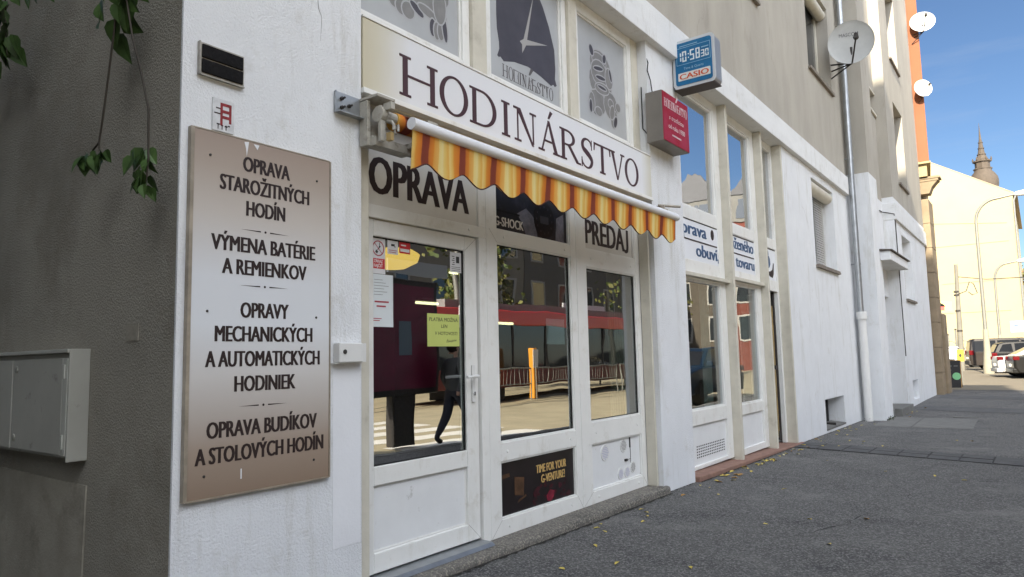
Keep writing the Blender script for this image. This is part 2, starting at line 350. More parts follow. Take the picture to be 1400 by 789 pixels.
def crack(x, y, ang, n):
    mb = MB(); p = Vector((x, y)); a = ang; pts = []
    for i in range(n):
        pts.append(tuple(p)); a += random.gauss(0, .45); a = ang+(a-ang)*.75; p = p+Vector((math.cos(a), math.sin(a)))*.06
    L = []; Q = []
    for i, q in enumerate(pts):
        w = random.uniform(.0012, .0045)*(1-abs(2*i/n-1)**3); nn = Vector((-math.sin(ang), math.cos(ang)))*w
        L.append((q[0]+nn.x, q[1]+nn.y, gz(q[1])+.0045)); Q.append((q[0]-nn.x, q[1]-nn.y, gz(q[1])+.0045))
    mb.faces(L+Q, [(i, i+1, n+i+1, n+i) for i in range(n-1)]); tag(build('asphalt_crack', mb, JOINT), kind='structure')
crack(.3, 8.6, .35, 34); crack(1.4, 5.2, 1.2, 26); crack(.2, 12.4, .1, 40); crack(1.2, 12.2, 1.5, 30); crack(2.1, 7.0, 1.9, 22); crack(.5, 6.2, .9, 18)
# ------------------------------------------------------------------ the building
B = thing('apartment_building', 'white and beige plastered apartment building with ground floor shops along the pavement', 'building', (0, 6, 0))
# walls: lower white
mb = MB()
mb.box(-.014, 0, 1.572, 2.61, -.2, 4.53); mb.box(-.4, -.014, 1.96, 2.60, -.2, 4.53)
build('pillar', mb, WHITE, B); mb = MB(); mb.box(-.4, 0, 6.36, 7.12, -.2, 4.53); build('pillar', mb, WHITE, B); mb = MB()
# third wall with shutter window and cellar opening
WY0, WY1, WZ0, WZ1 = 12.8, 14.4, 2.87, 4.38
CY0, CY1, CZ0, CZ1 = 12.78, 14.2, .02, .54
T = -.4
mb.box(T, 0, 11.06, CY0, -.2, 4.53)
mb.box(T, 0, 14.4, 15.70, -.2, 4.53)
mb.box(T, 0, CY0, CY1, -.2, CZ0); mb.box(T, 0, CY0, 12.8, CZ1, 4.53)
mb.box(T, 0, 12.8, 14.2, CZ1, WZ0); mb.box(T, 0, 14.2, 14.4, -.2, WZ0); mb.box(T, 0, 12.8, 14.4, WZ1, 4.53)
build('wall', mb, WHITE, B); mb = MB()
# projecting part
mb.box(-.3, .42, 15.8, 16.68, -.2, 5.0)
mb.box(-.5, .18, 16.68, 18.8, 2.6, 4.9)
mb.box(-.5, .0, 16.68, 16.9, -.2, 2.6); mb.box(-.5, .0, 18.55, 18.8, -.2, 2.6); mb.box(-.6, -.25, 16.9, 18.55, -.2, 2.6)
S2W = (19.75, 21.3, 2.62, 4.2); S2C = (19.8, 20.75, .12, .6)
mb.box(-.3, .42, 18.8, 19.75, -.2, 5.0); mb.box(-.3, .42, 21.3, 24.4, -.2, 5.0)
mb.box(-.3, .42, 19.75, 21.3, 4.2, 5.0); mb.box(-.3, .42, 19.75, 21.3, .6, 2.62); mb.box(-.3, .42, 20.75, 21.3, -.2, .6); mb.box(-.3, .42, 19.75, 20.75, -.2, .12); mb.box(-.3, .15, 19.75, 20.75, .12, .6)
build('wall', mb, WHITE, B)
# upper beige wall with window openings
mb = MB()
UW = [(3.4, 5.2), (8.35, 10.15), (13.08, 14.88)]; UZ0, UZ1 = 6.5, 8.25
prev = 1.574
for a, b in UW:
    mb.box(-.4, .02, prev, a, 4.9, 14); mb.box(-.4, .02, a, b, 4.9, UZ0); mb.box(-.4, .02, a, b, UZ1, 14); prev = b
mb.box(-.4, .02, prev, 15.70, 4.9, 14)
mb.box(-.3, .42, 15.8, 16.68, 5.0, 14)
mb.box(-.5, .18, 16.68, 18.8, 4.9, 7.05); mb.box(-.5, -.1, 16.68, 18.8, 7.05, 7.55); mb.box(-.5, .18, 16.68, 18.8, 7.55, 14)
SW = (20.0, 21.5); prev = 5.0
for (za, zb) in ((5.6, 7.7), (8.9, 11.0)):
    mb.box(-.3, .42, SW[0], SW[1], prev, za); prev = zb
mb.box(-.3, .42, SW[0], SW[1], prev, 14)
mb.box(-.3, .42, 18.8, SW[0], 5.0, 14); mb.box(-.3, .42, SW[1], 24.4, 5.0, 14)
build('upper_wall', mb, BEIGE, B)
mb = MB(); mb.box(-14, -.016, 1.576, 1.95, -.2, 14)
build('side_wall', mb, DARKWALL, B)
mb = MB(); mb.prism([(-1.93, -.2), (-.83, -.2), (-.80, .78), (-1.95, .79)], 1.566, 1.574, 'y')
RP = mat('smoother_grey_render', (0.34, 0.315, 0.26), 0.9, var=0.3, vscale=3, bump=0.3, bscale=60, stain=(.13, .12, .10), stain_scale=2); build('render_patch', mb, RP, B)
mb = MB(); mb.box(-.45, -.33, 1.571, 1.574, 1.47, 1.55); build('render_patch', mb, RP, B)
mb = MB(); mb.box(-.4, .072, 1.58, 15.69, 4.533, 4.90); build('fascia_band', mb, BAND, B, bevel=.006)
mb = MB(); mb.box(.0, .47, 18.79, 24.41, 4.45, 4.85); build('fascia_band', mb, BAND, B, bevel=.006)
mb = MB(); mb.box(-14, -.4, 1.95, 24, 13.7, 14); build('roof', mb, GREYM, B)
mb = MB(); mb.box(.0, .002, 2.415, 2.60, .40, 1.33); build('plaster_patch', mb, mat('smooth_white_plaster', (.72, .73, .76), .85, var=.05, bump=.15, bscale=40), B)
# soffit ceilings / interior boxes behind the shops
def room(y0, y1, z0, z1, x0, x1, m, name='interior_wall'):
    mb = MB(); mb.box(x0-.1, x0, y0, y1, z0, z1); mb.box(x0, x1, y0-.1, y0, z0, z1); mb.box(x0, x1, y1, y1+.1, z0, z1); mb.box(x0, x1, y0, y1, z1, z1+.1); mb.box(x0, x1, y0, y1, z0-.1, z0)
    return build(name, mb, m, B)
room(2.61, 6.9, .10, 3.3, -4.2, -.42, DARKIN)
room(7.2, 11.4, .06, 4.5, -3.2, -.42, mat('grey_shop_interior', (.10, .10, .095), .8, var=.3, vscale=2))
# steps
mb = MB()
n = 26; pr = []
vs = []; fs = []
for i in range(n+1):
    y = 2.62+(6.40-2.62)*i/n
    w = random.uniform(-.004, .004); ed = .045+w if i > 3 else .085-.01*i+w
    vs += [(-.45, y, -.1), (-.45, y, .108), (ed-.03, y, .108), (ed-.008, y, .100+w*.5), (ed, y, .082), (ed+w, y, -.1)]
for i in range(n):
    for k in range(5): fs.append((i*6+k, i*6+k+1, (i+1)*6+k+1, (i+1)*6+k))
fs += [(0, 1, 2, 3, 4, 5), tuple(n*6+k for k in (5, 4, 3, 2, 1, 0))]
mb.faces(vs, fs); build('step', mb, STEPM, B)
mb = MB()
vs = [(-.45, 7.121, -.1), (.045, 7.15, -.1), (.045, 7.15, .085), (-.45, 7.121, .085), (-.45, 11.2, -.1), (.045, 11.2, -.1), (.045, 11.2, .012), (-.45, 11.2, .012)]
mb.faces(vs, [(0, 1, 2, 3), (4, 5, 6, 7), (0, 1, 5, 4), (1, 2, 6, 5), (2, 3, 7, 6), (3, 0, 4, 7)]); build('step', mb, REDSTEP, B, bevel=.012)
mb = MB(); mb.box(-.24, .56, 16.9, 18.54, -.2, .12); mb.box(-.24, .42, 16.70, 16.9, -.2, .12); build('step', mb, SLABM, B, bevel=.01)

def wall_crack(y, z, ang, n, x):
    p = Vector((y, z)); a = ang; L = []; Q = []
    for i in range(n):
        w = random.uniform(.0008, .0026)*(1-abs(2*i/n-1)**2); L.append((x, p.x+w, p.y+w*.5)); Q.append((x, p.x-w, p.y-w*.5)); a = ang+(a-ang)*.7+random.gauss(0, .5); p = p+Vector((math.cos(a), math.sin(a)))*.045
    mb = MB(); mb.faces(L+Q, [(i, i+1, n+i+1, n+i) for i in range(n-1)]); build('wall_crack', mb, mat('dark_crack', (.12, .115, .105), .95), B)  # hairline crack in the plaster, drawn as a thin dark ribbon
wall_crack(2.30, 3.6, -1.5, 14, .0012); wall_crack(7.9, 5.5, -1.2, 14, .0215); wall_crack(10.9, 6.3, -1.4, 26, .0215); wall_crack(6.75, 2.9, -1.6, 16, .0012); wall_crack(12.0, 3.9, -1.5, 24, .0012); wall_crack(12.9, 2.75, -1.7, 18, .0012); wall_crack(15.0, 1.9, -1.5, 22, .0012)
# ---- shop 1 joinery
def caps(mb, pts, x):
    for (y, z) in pts: mb.lathe((x, y, z), (1, 0, 0), [(.012, -.002), (.012, .004), (.006, .006)], 10)
X0, X1 = -.21, -.15
mb = MB(); mb.box(-.2, -.05, 2.612, 2.712, .109, 2.85); build('door_jamb', mb, CREAM, B, bevel=.004)
mb = MB(); mb.box(-.148, -.05, 6.325, 6.357, .109, 2.85); build('door_jamb', mb, CREAM, B, bevel=.003)
# door frame head + post
mb = MB(); mb.box(X0, X1, 2.713, 3.905, 2.206, 2.285); mb.box(X0, X1, 3.825, 3.905, .109, 2.206); mb.box(X0, X1, 3.825, 3.905, 2.285, 2.86); mb.box(X0, X1, 2.713, 3.825, 2.78, 2.86)
caps(mb, [(3.72, 2.25)], X1); build('door_frame', mb, PVC, B, bevel=.005)
D = MB(); D.frame(-.235, -.17, 2.735, 3.815, .142, 2.200, .12, .125, .113, .10); D.box(-.234, -.172, 2.855, 3.69, .632, .742)
door = build('door', D, PVC, B, bevel=.006)
mb = MB(); mb.box(-.205, -.192, 2.855, 3.69, .255, .632); build('panel', mb, PVCD, door)
mb = MB(); mb.box(-.205, -.197, 2.855, 3.69, .742, 2.10); build('pane', mb, GLASS, door); mb = MB(); mb.frame(-.1965, -.185, 2.8555, 3.6895, .7425, 2.0995, .006, .006, .006, .006); build('gasket', mb, BLACK, door); mb = MB(); mb.frame(-.2, -.188, 2.856, 3.689, .256, .631, .012, .012, .012, .012); build('panel_bead', mb, PVC, door, bevel=.003); mb = MB(); mb.box(-.22, -.185, 3.8155, 3.8245, .142, 2.2); build('seal', mb, BLACK, door)
mb = MB(); mb.box(-.165, -.156, 3.735, 3.765, 1.06, 1.31); mb.tube([(-.16, 3.75, 1.235), (-.11, 3.75, 1.235), (-.103, 3.74, 1.235), (-.103, 3.62, 1.232)], .010, 10); mb.lathe((-.158, 3.75, 1.12), (1, 0, 0), [(.010, 0), (.010, .008)], 10)
build('handle', mb, WPLAST, door, bevel=.003)
mb = MB(); mb.box(-.15, -.143, 3.747, 3.753, 1.105, 1.13); build('lock_cylinder', mb, DKMET, door)
mb = MB(); mb.prism([(-.24, .110), (-.05, .110), (-.075, .130), (-.24, .134)], 2.713, 3.82, 'y'); build('threshold', mb, METAL, B)
def mitre(parent, x, lines):
    mb = MB()
    for (a, b, c, d) in lines:
        v = Vector((c-a, d-b)).normalized(); n_ = Vector((-v.y, v.x))*.0011; mb.poly([(x, a+n_.x, b+n_.y), (x, c+n_.x, d+n_.y), (x, c-n_.x, d-n_.y), (x, a-n_.x, b-n_.y)])
    build('mitre_joint', mb, mat('joint_grime', (.20, .19, .17), .9), parent)
mitre(door, -.1694, [(3.69, .255, 3.812, .145), (3.69, 2.10, 3.812, 2.197)])
# windows with three fields
def shop_window(y0, y1, gy0, gy1, py1, zr, name='window'):
    mb = MB(); mb.box(X0, X1, y0, gy0, .109, 2.86); mb.box(X0, X1, gy1, y1, .109, 2.86)
    (b0, b1), (m0, m1), (t0, t1) = zr
    for a, b in zr: mb.box(X0+.002, X1-.002, gy0, gy1, a, b)
    mb.box(X0+.002, X1-.002, gy0, gy1, 2.78, 2.86)
    # glazing beads
    for (a, b) in ((b1, m0), (m1, t0), (t1, 2.78)):
        mb.frame(X0+.01, X1-.008, gy0-.001, gy1+.001, a-.001, b+.001, .014, .014, .014, .014)
    caps(mb, [(gy0+.09, (t0+t1)/2), (gy1-.09, (t0+t1)/2), (gy0+.08, (m0+m1)/2), (gy1-.08, (m0+m1)/2), (gy0+.09, (b0+b1)/2), (gy1-.09, (b0+b1)/2)], X1-.002)
    w = build(name, mb, PVC, B, bevel=.004)
    g = MB(); g.box(-.19, -.182, gy0, gy1, m1, t0); build('pane', g, GLASS, w); g = MB(); g.frame(-.1815, -.1715, gy0+.0125, gy1-.0125, m1+.0125, t0-.0125, .006, .006, .006, .006); build('gasket', g, BLACK, w)
    return w
w1 = shop_window(3.907, 5.132, 4.03, 5.045, 5.05, ((.109, .222), (.622, .752), (2.198, 2.292)))
w2 = shop_window(5.137, 6.325, 5.30, 6.235, 6.3, ((.109, .212), (.608, .79), (2.135, 2.29)))
PANEL = mat('pale_sign_panel', (0.60, 0.585, 0.55), 0.5, var=0.08, vscale=3)
mb = MB(); mb.box(-.19, -.176, 5.30, 6.235, .212, .608); build('panel', mb, PVCD, w2)
# lettered panels above door and right window
mb = MB(); mb.box(-.2, -.168, 2.713, 3.825, 2.285, 2.78); pn = build('lettered_panel', mb, PANEL, B)
build('lettering', text_mb('OPRAVA', 2.825, 2.362, .225, .905, -.1675, bold=.045, th=.0015), BLACKTX, pn)
mb = MB(); mb.box(-.19, -.176, 5.30, 6.235, 2.29, 2.78); mitre(w1, -.1494, [(4.03, .222, 3.912, .112), (5.045, .222, 5.128, .112), (4.03, 2.198, 3.94, 2.29)]); mitre(w2, -.1494, [(5.30, .212, 5.142, .112), (6.235, .212, 6.32, .112)]); pn = build('lettered_panel', mb, PANEL, w2)
t = text_mb('PREDA', 5.345, 2.352, .215, .725, -.1755, bold=.045, th=.0015)
jj = [(6.16, 2.567), (6.16, 2.40), (6.153, 2.365), (6.135, 2.345), (6.105, 2.338), (6.075, 2.346), (6.075, 2.376), (6.10, 2.370), (6.113, 2.380), (6.117, 2.40), (6.117, 2.567)]
t.prism(jj, -.1755, -.174); build('lettering', t, BLACKTX, pn)
# posters
def poster_mat(name, base, blobs):
    m = mat(name, base, 0.35, spec=0.5, var=0.5, vscale=6, stain=blobs[0], stain_scale=3.2, stain_lo=.58, stain_hi=.78); return m
PST = poster_mat('dark_blue_poster_print', (0.012, 0.013, 0.02), [(.05, .05, .07)])
PSB = poster_mat('dark_maroon_poster_print', (0.010, 0.006, 0.008), [(.035, .010, .014)])
GOLD = mat('gold_print', (0.50, 0.33, 0.12), .4); PALE = mat('pale_print', (.55, .52, .48), .4); GREYP = mat('grey_print', (.16, .16, .20), .4, var=.5, vscale=14); REDP = mat('red_print', (.25, .015, .04), .4, var=.6, vscale=12); BROWNP = mat('brown_print', (.10, .05, .025), .4, var=.5, vscale=14); BLKP = mat('black_print', (.006, .006, .008), .3)
mb = MB(); mb.box(-.19, -.178, 4.03, 5.045, 2.292, 2.78); ps = build('poster', mb, PST, w1)
build('lettering', text_mb('G-SHOCK', 4.045, 2.335, .068, .36, -.1775, bold=.04, th=.001), PALE, ps)
mb = MB(); mb.prism([(4.33, 2.46), (4.45, 2.52), (4.55, 2.46), (4.60, 2.31), (4.44, 2.305), (4.40, 2.38)], -.1777, -.177); mb.prism([(4.86, 2.31), (4.99, 2.31), (4.99, 2.55), (4.88, 2.5)], -.1777, -.177); build('print', mb, GREYP, ps)
mb = MB(); mb.lathe((-.1768, 4.70, 2.46), (1, 0, 0), [(.15, 0), (.15, .0006)], 28); mb.box(-.1768, -.1762, 4.06, 4.36, 2.44, 2.455); build('print', mb, BLKP, ps)
mb = MB()
for k in range(12):
    t = k*math.pi/6; c, s_ = math.cos(t), math.sin(t); y, z = 4.70+.11*c, 2.46+.11*s_
    mb.prism([(y-.008, z-.008), (y+.008, z-.008), (y+.008, z+.008), (y-.008, z+.008)], -.176, -.1756)
mb.prism([(4.64, 2.43), (4.76, 2.43), (4.76, 2.49), (4.64, 2.49)], -.176, -.1756)
build('print', mb, mat('dim_print', (.03, .03, .038), .4), ps)
mb = MB(); mb.box(-.19, -.178, 4.03, 5.045, .222, .622); ps = build('poster', mb, PSB, w1)
t = text_mb('TIME FOR YOUR', 4.50, .475, .06, .42, -.1775, bold=.04, th=.001); add(t, text_mb('G-VENTURE!', 4.565, .395, .06, .33, -.1775, bold=.04, th=.001)); build('lettering', t, GOLD, ps)
mb = MB(); mb.prism([(4.06, .49), (4.16, .50), (4.16, .525), (4.06, .52)], -.1777, -.177); mb.prism([(4.22, .36), (4.33, .34), (4.34, .47), (4.22, .49)], -.1777, -.177); mb.prism([(4.26, .30), (4.36, .33), (4.36, .345), (4.26, .315)], -.1777, -.177); build('print', mb, BROWNP, ps)
mb = MB()
for i in range(26):
    a = random.uniform(4.4, 4.95); b = random.uniform(.25, .42)*1.0; r = random.uniform(.008, .03)
    mb.prism([(a+r*math.cos(q)*random.uniform(.6, 1.4), b+r*math.sin(q)*random.uniform(.5, 1.1)) for q in [k*math.pi/4 for k in range(8)]], -.1777, -.1772+i*.00002)
build('print', mb, mat('dim_red_print', (.06, .008, .016), .4, var=.6, vscale=20), ps)
mb = MB(); mb.prism([(4.64, .25), (4.69, .24), (4.73, .27), (4.74, .31), (4.68, .33), (4.63, .29)], -.1765, -.1758); build('print', mb, REDP, ps)

# ---- upper windows of shop 1 (frosted fields)
UX0, UX1 = -.17, -.10
orn_lt = mat('etched_outline', (.36, .36, .37), .4); orn_md = mat('etched_grey', (.215, .21, .205), .4, var=.2, vscale=10); orn_dk = mat('etched_dark', (.055, .05, .06), .4)
CLK = mat('clock_silhouette_film', (.060, .052, .062), .35, var=.3, vscale=4)
def up_window(y0, y1, wl, wr):
    mb = MB(); mb.frame(UX0, UX1, y0, y1, 3.33, 4.53, wl, wr, .10, .11)
    mb.frame(UX0-.01, UX1-.015, y0+wl-.001, y1-wr+.001, 3.43-.001, 4.421, .018, .018, .018, .018)
    w = build('window', mb, PVC, B, bevel=.005)
    g = MB(); g.box(-.145, -.130, y0+wl, y1-wr, 3.43, 4.42); build('pane', g, FROST, w); return w
uwl = up_window(2.605, 3.70, .07, .075); uwm = up_window(3.86, 5.00, .085, .07); uwr = up_window(5.13, 6.22, .07, .08)
mb = MB(); mb.box(-.2, -.07, 3.701, 3.859, 3.33, 4.53); mb.box(-.2, -.07, 5.001, 5.129, 3.33, 4.53); mb.box(-.2, -.095, 6.221, 6.357, 3.33, 4.53); mb.box(-.2, -.05, 2.606, 6.357, 2.862, 3.328)
build('mullion', mb, CREAM, B, bevel=.006)
FX = -.1298
clock = [(4.075, 4.40), (4.060, 4.2), (4.054, 3.942), (4.059, 3.834), (4.082, 3.733), (4.083, 3.679), (4.056, 3.621), (4.075, 3.612), (4.095, 3.623), (4.137, 3.599), (4.272, 3.639), (4.46, 3.661), (4.635, 3.637), (4.788, 3.603), (4.821, 3.625), (4.845, 3.612), (4.874, 3.63), (4.850, 3.679), (4.86, 3.769), (4.852, 3.935), (4.782, 4.107), (4.695, 4.255), (4.60, 4.36), (4.50, 4.41), (4.42, 4.30), (4.25, 4.36)]
mb = MB(); mb.prism(clock, FX, FX+.0006); build('etched_clock', mb, CLK, uwm)
mb = MB(); mb.prism([(4.56, 4.30), (4.453, 3.883), (4.745, 3.938), (4.437, 3.831), (4.381, 3.748), (4.383, 3.82), (4.352, 3.837), (4.405, 3.873)], FX+.0008, FX+.0012); build('clock_hands', mb, mat('pale_etched_hands', (.33, .32, .31), .4), uwm)

def sc_(cx, cz, rx, rz, n=14, rot=0):
    return [(cx+rx*math.cos(t)*math.cos(rot)-rz*math.sin(t)*math.sin(rot), cz+rx*math.cos(t)*math.sin(rot)+rz*math.sin(t)*math.cos(rot)) for t in [2*math.pi*k/n for k in range(n)]]
def ornament(parent, blobs):
    mo, mm, md = MB(), MB(), MB()
    for i, (a, b, rx, rz, rot, tone) in enumerate(blobs):
        k = i*.00006
        mo.prism(sc_(a, b, rx+.012, rz+.012, 16, rot), FX+k*.0+.0001+i*.00015, FX+.00016+i*.00015)
        (md if tone else mm).prism(sc_(a, b, rx, rz, 16, rot), FX+.00020+i*.00015, FX+.00024+i*.00015)
    build('etched_outline', mo, orn_lt, parent); build('etched_shape', mm, orn_md, parent); build('etched_shape', md, orn_dk, parent)
ornament(uwl, [(3.30, 3.82, .22, .16, .2, 0), (3.10, 3.72, .16, .09, .4, 0), (3.40, 3.68, .09, .12, .1, 0), (3.27, 3.74, .16, .09, .1, 0), (3.08, 3.70, .10, .06, .5, 0), (3.00, 3.62, .05, .045, 0, 0), (3.06, 3.60, .05, .05, 0, 0), (3.12, 3.60, .055, .055, 0, 0), (3.20, 3.64, .07, .025, -.5, 1), (3.30, 3.66, .09, .03, -.2, 0), (3.35, 3.57, .03, .06, 0, 1), (3.39, 3.56, .028, .06, 0, 0), (3.43, 3.57, .03, .06, 0, 0), (3.47, 3.60, .022, .09, .15, 1), (3.42, 3.74, .06, .12, 0, 0), (3.0, 3.78, .06, .04, .4, 1)])
ornament(uwr, [(5.64, 4.06, .19, .14, 0, 0), (5.64, 3.90, .21, .17, .1, 0), (5.56, 3.68, .16, .12, .2, 0), (5.82, 3.72, .13, .13, -.3, 0), (5.88, 3.60, .06, .09, -.3, 0), (5.62, 4.10, .13, .07, 0, 0), (5.48, 4.16, .035, .05, .4, 1), (5.72, 4.15, .03, .045, -.4, 1), (5.62, 3.98, .15, .12, 0, 0), (5.60, 4.02, .09, .018, .2, 1), (5.64, 3.94, .09, .018, .1, 1), (5.80, 3.98, .07, .10, 0, 0), (5.83, 4.02, .02, .06, .3, 1), (5.66, 3.84, .13, .05, .1, 0), (5.66, 3.85, .08, .014, 0, 1), (5.46, 3.66, .05, .09, 0, 0), (5.44, 3.62, .025, .06, 0, 1), (5.58, 3.60, .06, .04, 0, 0), (5.82, 3.74, .05, .04, 0, 0), (5.84, 3.66, .04, .07, -.3, 0), (5.90, 3.58, .03, .06, -.4, 1), (5.96, 3.74, .045, .04, 0, 0)])

# ---- serif capitals
def serif(word, spans, z0, H, x, th, S=.042, s=.015):
    mb = MB(); k = [0]
    def P(pts):
        k[0] += 1; d = k[0]*.00002
        mb.prism(pts, x, x+th+d)
    def bar(y0, y1, za, zb): P([(y0, za), (y1, za), (y1, zb), (y0, zb)])
    def strip(a, b):   # two edges
        for (p, q), (r, t) in zip(zip(a, a[1:]), zip(b, b[1:])): P([p, q, t, r])
    def ring(cy, cz, ry, rz, tS, ts, a0, a1, n=28):
        A = []; Bq = []
        for i in range(n+1):
            t = a0+(a1-a0)*i/n
            A.append((cy+ry*math.cos(t), cz+rz*math.sin(t))); Bq.append((cy+(ry-tS)*math.cos(t), cz+(rz-ts)*math.sin(t)))
        n_ = len(A); i0 = len(mb.v)
        vs = [(x, *p) for p in A]+[(x, *p) for p in Bq]+[(x+th, *p) for p in A]+[(x+th, *p) for p in Bq]
        fs = []
        for i in range(n): fs += [(2*n_+i, 2*n_+i+1, 3*n_+i+1, 3*n_+i), (i, i+1, 2*n_+i+1, 2*n_+i), (n_+i, n_+i+1, 3*n_+i+1, 3*n_+i)]
        mb.faces(vs, fs)
    def ser(c, z, w): bar(c-w/2, c+w/2, z, z+s)
    for ch, (a, b) in zip(word, spans):
        W = b-a; t0 = z0; t1 = z0+H; sw = S*2.3
        if ch == 'H':
            for c in (a+sw/2, b-sw/2): bar(c-S/2, c+S/2, t0+s, t1-s); ser(c, t0, sw); ser(c, t1-s, sw)
            bar(a+sw/2+S/2, b-sw/2-S/2, z0+H*.49, z0+H*.49+s)
        elif ch == 'O': ring((a+b)/2, z0+H/2, W/2, H/2+.006, S, s, 0, 2*math.pi, 40)
        elif ch == 'D':
            c = a+sw/2-.01; bar(c-S/2, c+S/2, t0+s, t1-s); bar(a-.01, c+S/2, t0, t0+s); bar(a-.01, c+S/2, t1-s, t1)
            m_ = c+S/2+.06; bar(c+S/2, m_, t0, t0+s); bar(c+S/2, m_, t1-s, t1); ring(m_, z0+H/2, b-m_, H/2, S, s, -math.pi/2, math.pi/2)
        elif ch == 'I':
            c = (a+b)/2; bar(c-S/2, c+S/2, t0+s, t1-s); ser(c, t0, sw); ser(c, t1-s, sw)
        elif ch == 'N':
            l = a+sw*.45; r = b-sw*.42
            bar(l-s/2, l+s/2, t0+s, t1-s); bar(r-s/2, r+s/2, t0+s, t1-s); ser(l, t0, sw*.85); ser(l-.012, t1-s, sw*.8); ser(r, t1-s, sw*.85)
            P([(l-s/2-.012, t1), (l-s/2+S*1.0, t1), (r+s/2, t0-.002), (r+s/2-S*.55, t0-.002)])
        elif ch in 'AÁ':
            c = (a+b)/2
            P([(a+.045, t0), (a+.045+s*1.2, t0), (c+s*.4, t1-.01), (c-s*.6, t1)]); P([(b-.05-S*.55, t0), (b-.05+S*.55, t0), (c+s*.8, t1), (c-s, t1)])
            bar(a+W*.3, b-W*.3, z0+H*.32, z0+H*.32+s); ser(a+.05, t0, sw*.85); ser(b-.05, t0, sw)
            if ch == 'Á': P([(c-.01, t1+.018), (c+.012, t1+.018), (c+.06, t1+.075), (c+.025, t1+.085)])
        elif ch == 'R':
            c = a+sw/2-.01; bar(c-S/2, c+S/2, t0+s, t1-s); ser(c, t0, sw); bar(a-.01, c+S/2, t1-s, t1)
            m_ = c+S/2+.04; zm = z0+H*.48; bar(c+S/2, m_, t1-s, t1); bar(c+S/2, m_, zm, zm+s); ring(m_, (zm+t1)/2, b-.075-m_, (t1-zm)/2, S*.95, s, -math.pi/2, math.pi/2)
            P([(m_+.0, zm+s*.6), (m_+S*1.05, zm+s*.6), (b-.01, t0), (b-.01-S*1.1, t0)]); bar(b-.03, b+.012, t0, t0+s)
        elif ch == 'S':
            pts = [(.90, .80), (.80, .94), (.55, 1.0), (.28, .95), (.14, .80), (.20, .64), (.45, .54), (.70, .44), (.90, .30), (.84, .12), (.60, .0), (.32, .02), (.12, .12), (.06, .24)]
            ths = [.4, .35, .33, .6, .95, 1.0, 1.15, 1.15, 1.0, .8, .35, .33, .4, .4]
            sm = []
            for i in range(len(pts)-1):
                p0 = pts[max(i-1, 0)]; p1 = pts[i]; p2 = pts[i+1]; p3 = pts[min(i+2, len(pts)-1)]
                for q in range(4):
                    u = q/4; f = lambda w0, w1, w2, w3: .5*(2*w1+(w2-w0)*u+(2*w0-5*w1+4*w2-w3)*u*u+(3*w1-w0-3*w2+w3)*u**3)
                    sm.append((f(p0[0], p1[0], p2[0], p3[0]), f(p0[1], p1[1], p2[1], p3[1]), ths[i]+(ths[i+1]-ths[i])*u))
            Aa = []; Bb = []
            for i, (u, v, t) in enumerate(sm):
                p = Vector((a+u*W, z0+.004+v*(H-.008))); q = sm[min(i+1, len(sm)-1)]; r = sm[max(i-1, 0)]
                d = Vector(((q[0]-r[0])*W, (q[1]-r[1])*H)).normalized(); nn = Vector((-d.y, d.x))*t*S*.5
                Aa.append(tuple(p+nn)); Bb.append(tuple(p-nn))
            n_ = len(Aa); vs = [(x, *p) for p in Aa]+[(x, *p) for p in Bb]+[(x+th, *p) for p in Aa]+[(x+th, *p) for p in Bb]; fs = []
            for i in range(n_-1): fs += [(2*n_+i, 2*n_+i+1, 3*n_+i+1, 3*n_+i), (i, i+1, 2*n_+i+1, 2*n_+i), (n_+i, n_+i+1, 3*n_+i+1, 3*n_+i)]
            mb.faces(vs, fs)
            P([(a+.88*W, t1-.085*H/.25), (a+.93*W, t1-.085*H/.25), (a+.93*W, t1), (a+.89*W, t1)]); P([(a+.04*W, t0), (a+.09*W, t0), (a+.09*W, t0+.08*H/.25), (a+.04*W, t0+.08*H/.25)])
        elif ch == 'T':
            c = (a+b)/2; bar(c-S/2, c+S/2, t0+s, t1-s); ser(c, t0, sw); bar(a, b, t1-s, t1)
            P([(a-.004, t1-.07*H/.25), (a+.008, t1-.07*H/.25), (a+.02, t1), (a, t1)]); P([(b-.008, t1-.07*H/.25), (b+.004, t1-.07*H/.25), (b, t1), (b-.02, t1)])
        elif ch == 'V':
            c = (a+b)/2
            P([(a+.03, t1), (a+.03+S*1.05, t1), (c+s*.7, t0), (c-s*.7, t0)]); P([(b-.045-s*.4, t1), (b-.045+s*.8, t1), (c+s*.7, t0), (c, t0+.012)])
            ser(a+.05, t1-s, sw); ser(b-.04, t1-s, sw*.8)
    return mb
WORD = 'HODINÁRSTVO'
SP = [(2.903, 3.240), (3.258, 3.540), (3.568, 3.850), (3.885, 4.034), (4.063, 4.345), (4.364, 4.673), (4.690, 4.985), (5.005, 5.200), (5.223, 5.510), (5.500, 5.786), (5.789, 6.066)]
k_ = .70/(6.066-2.903)
build('lettering', serif(WORD, [(4.115+(a-2.903)*k_, 4.115+(b-2.903)*k_) for a, b in SP], 3.478, .10, FX+.0004, .0004, .0115, .0045), mat('grey_brown_lettering', (.10, .09, .09), .5), uwm)

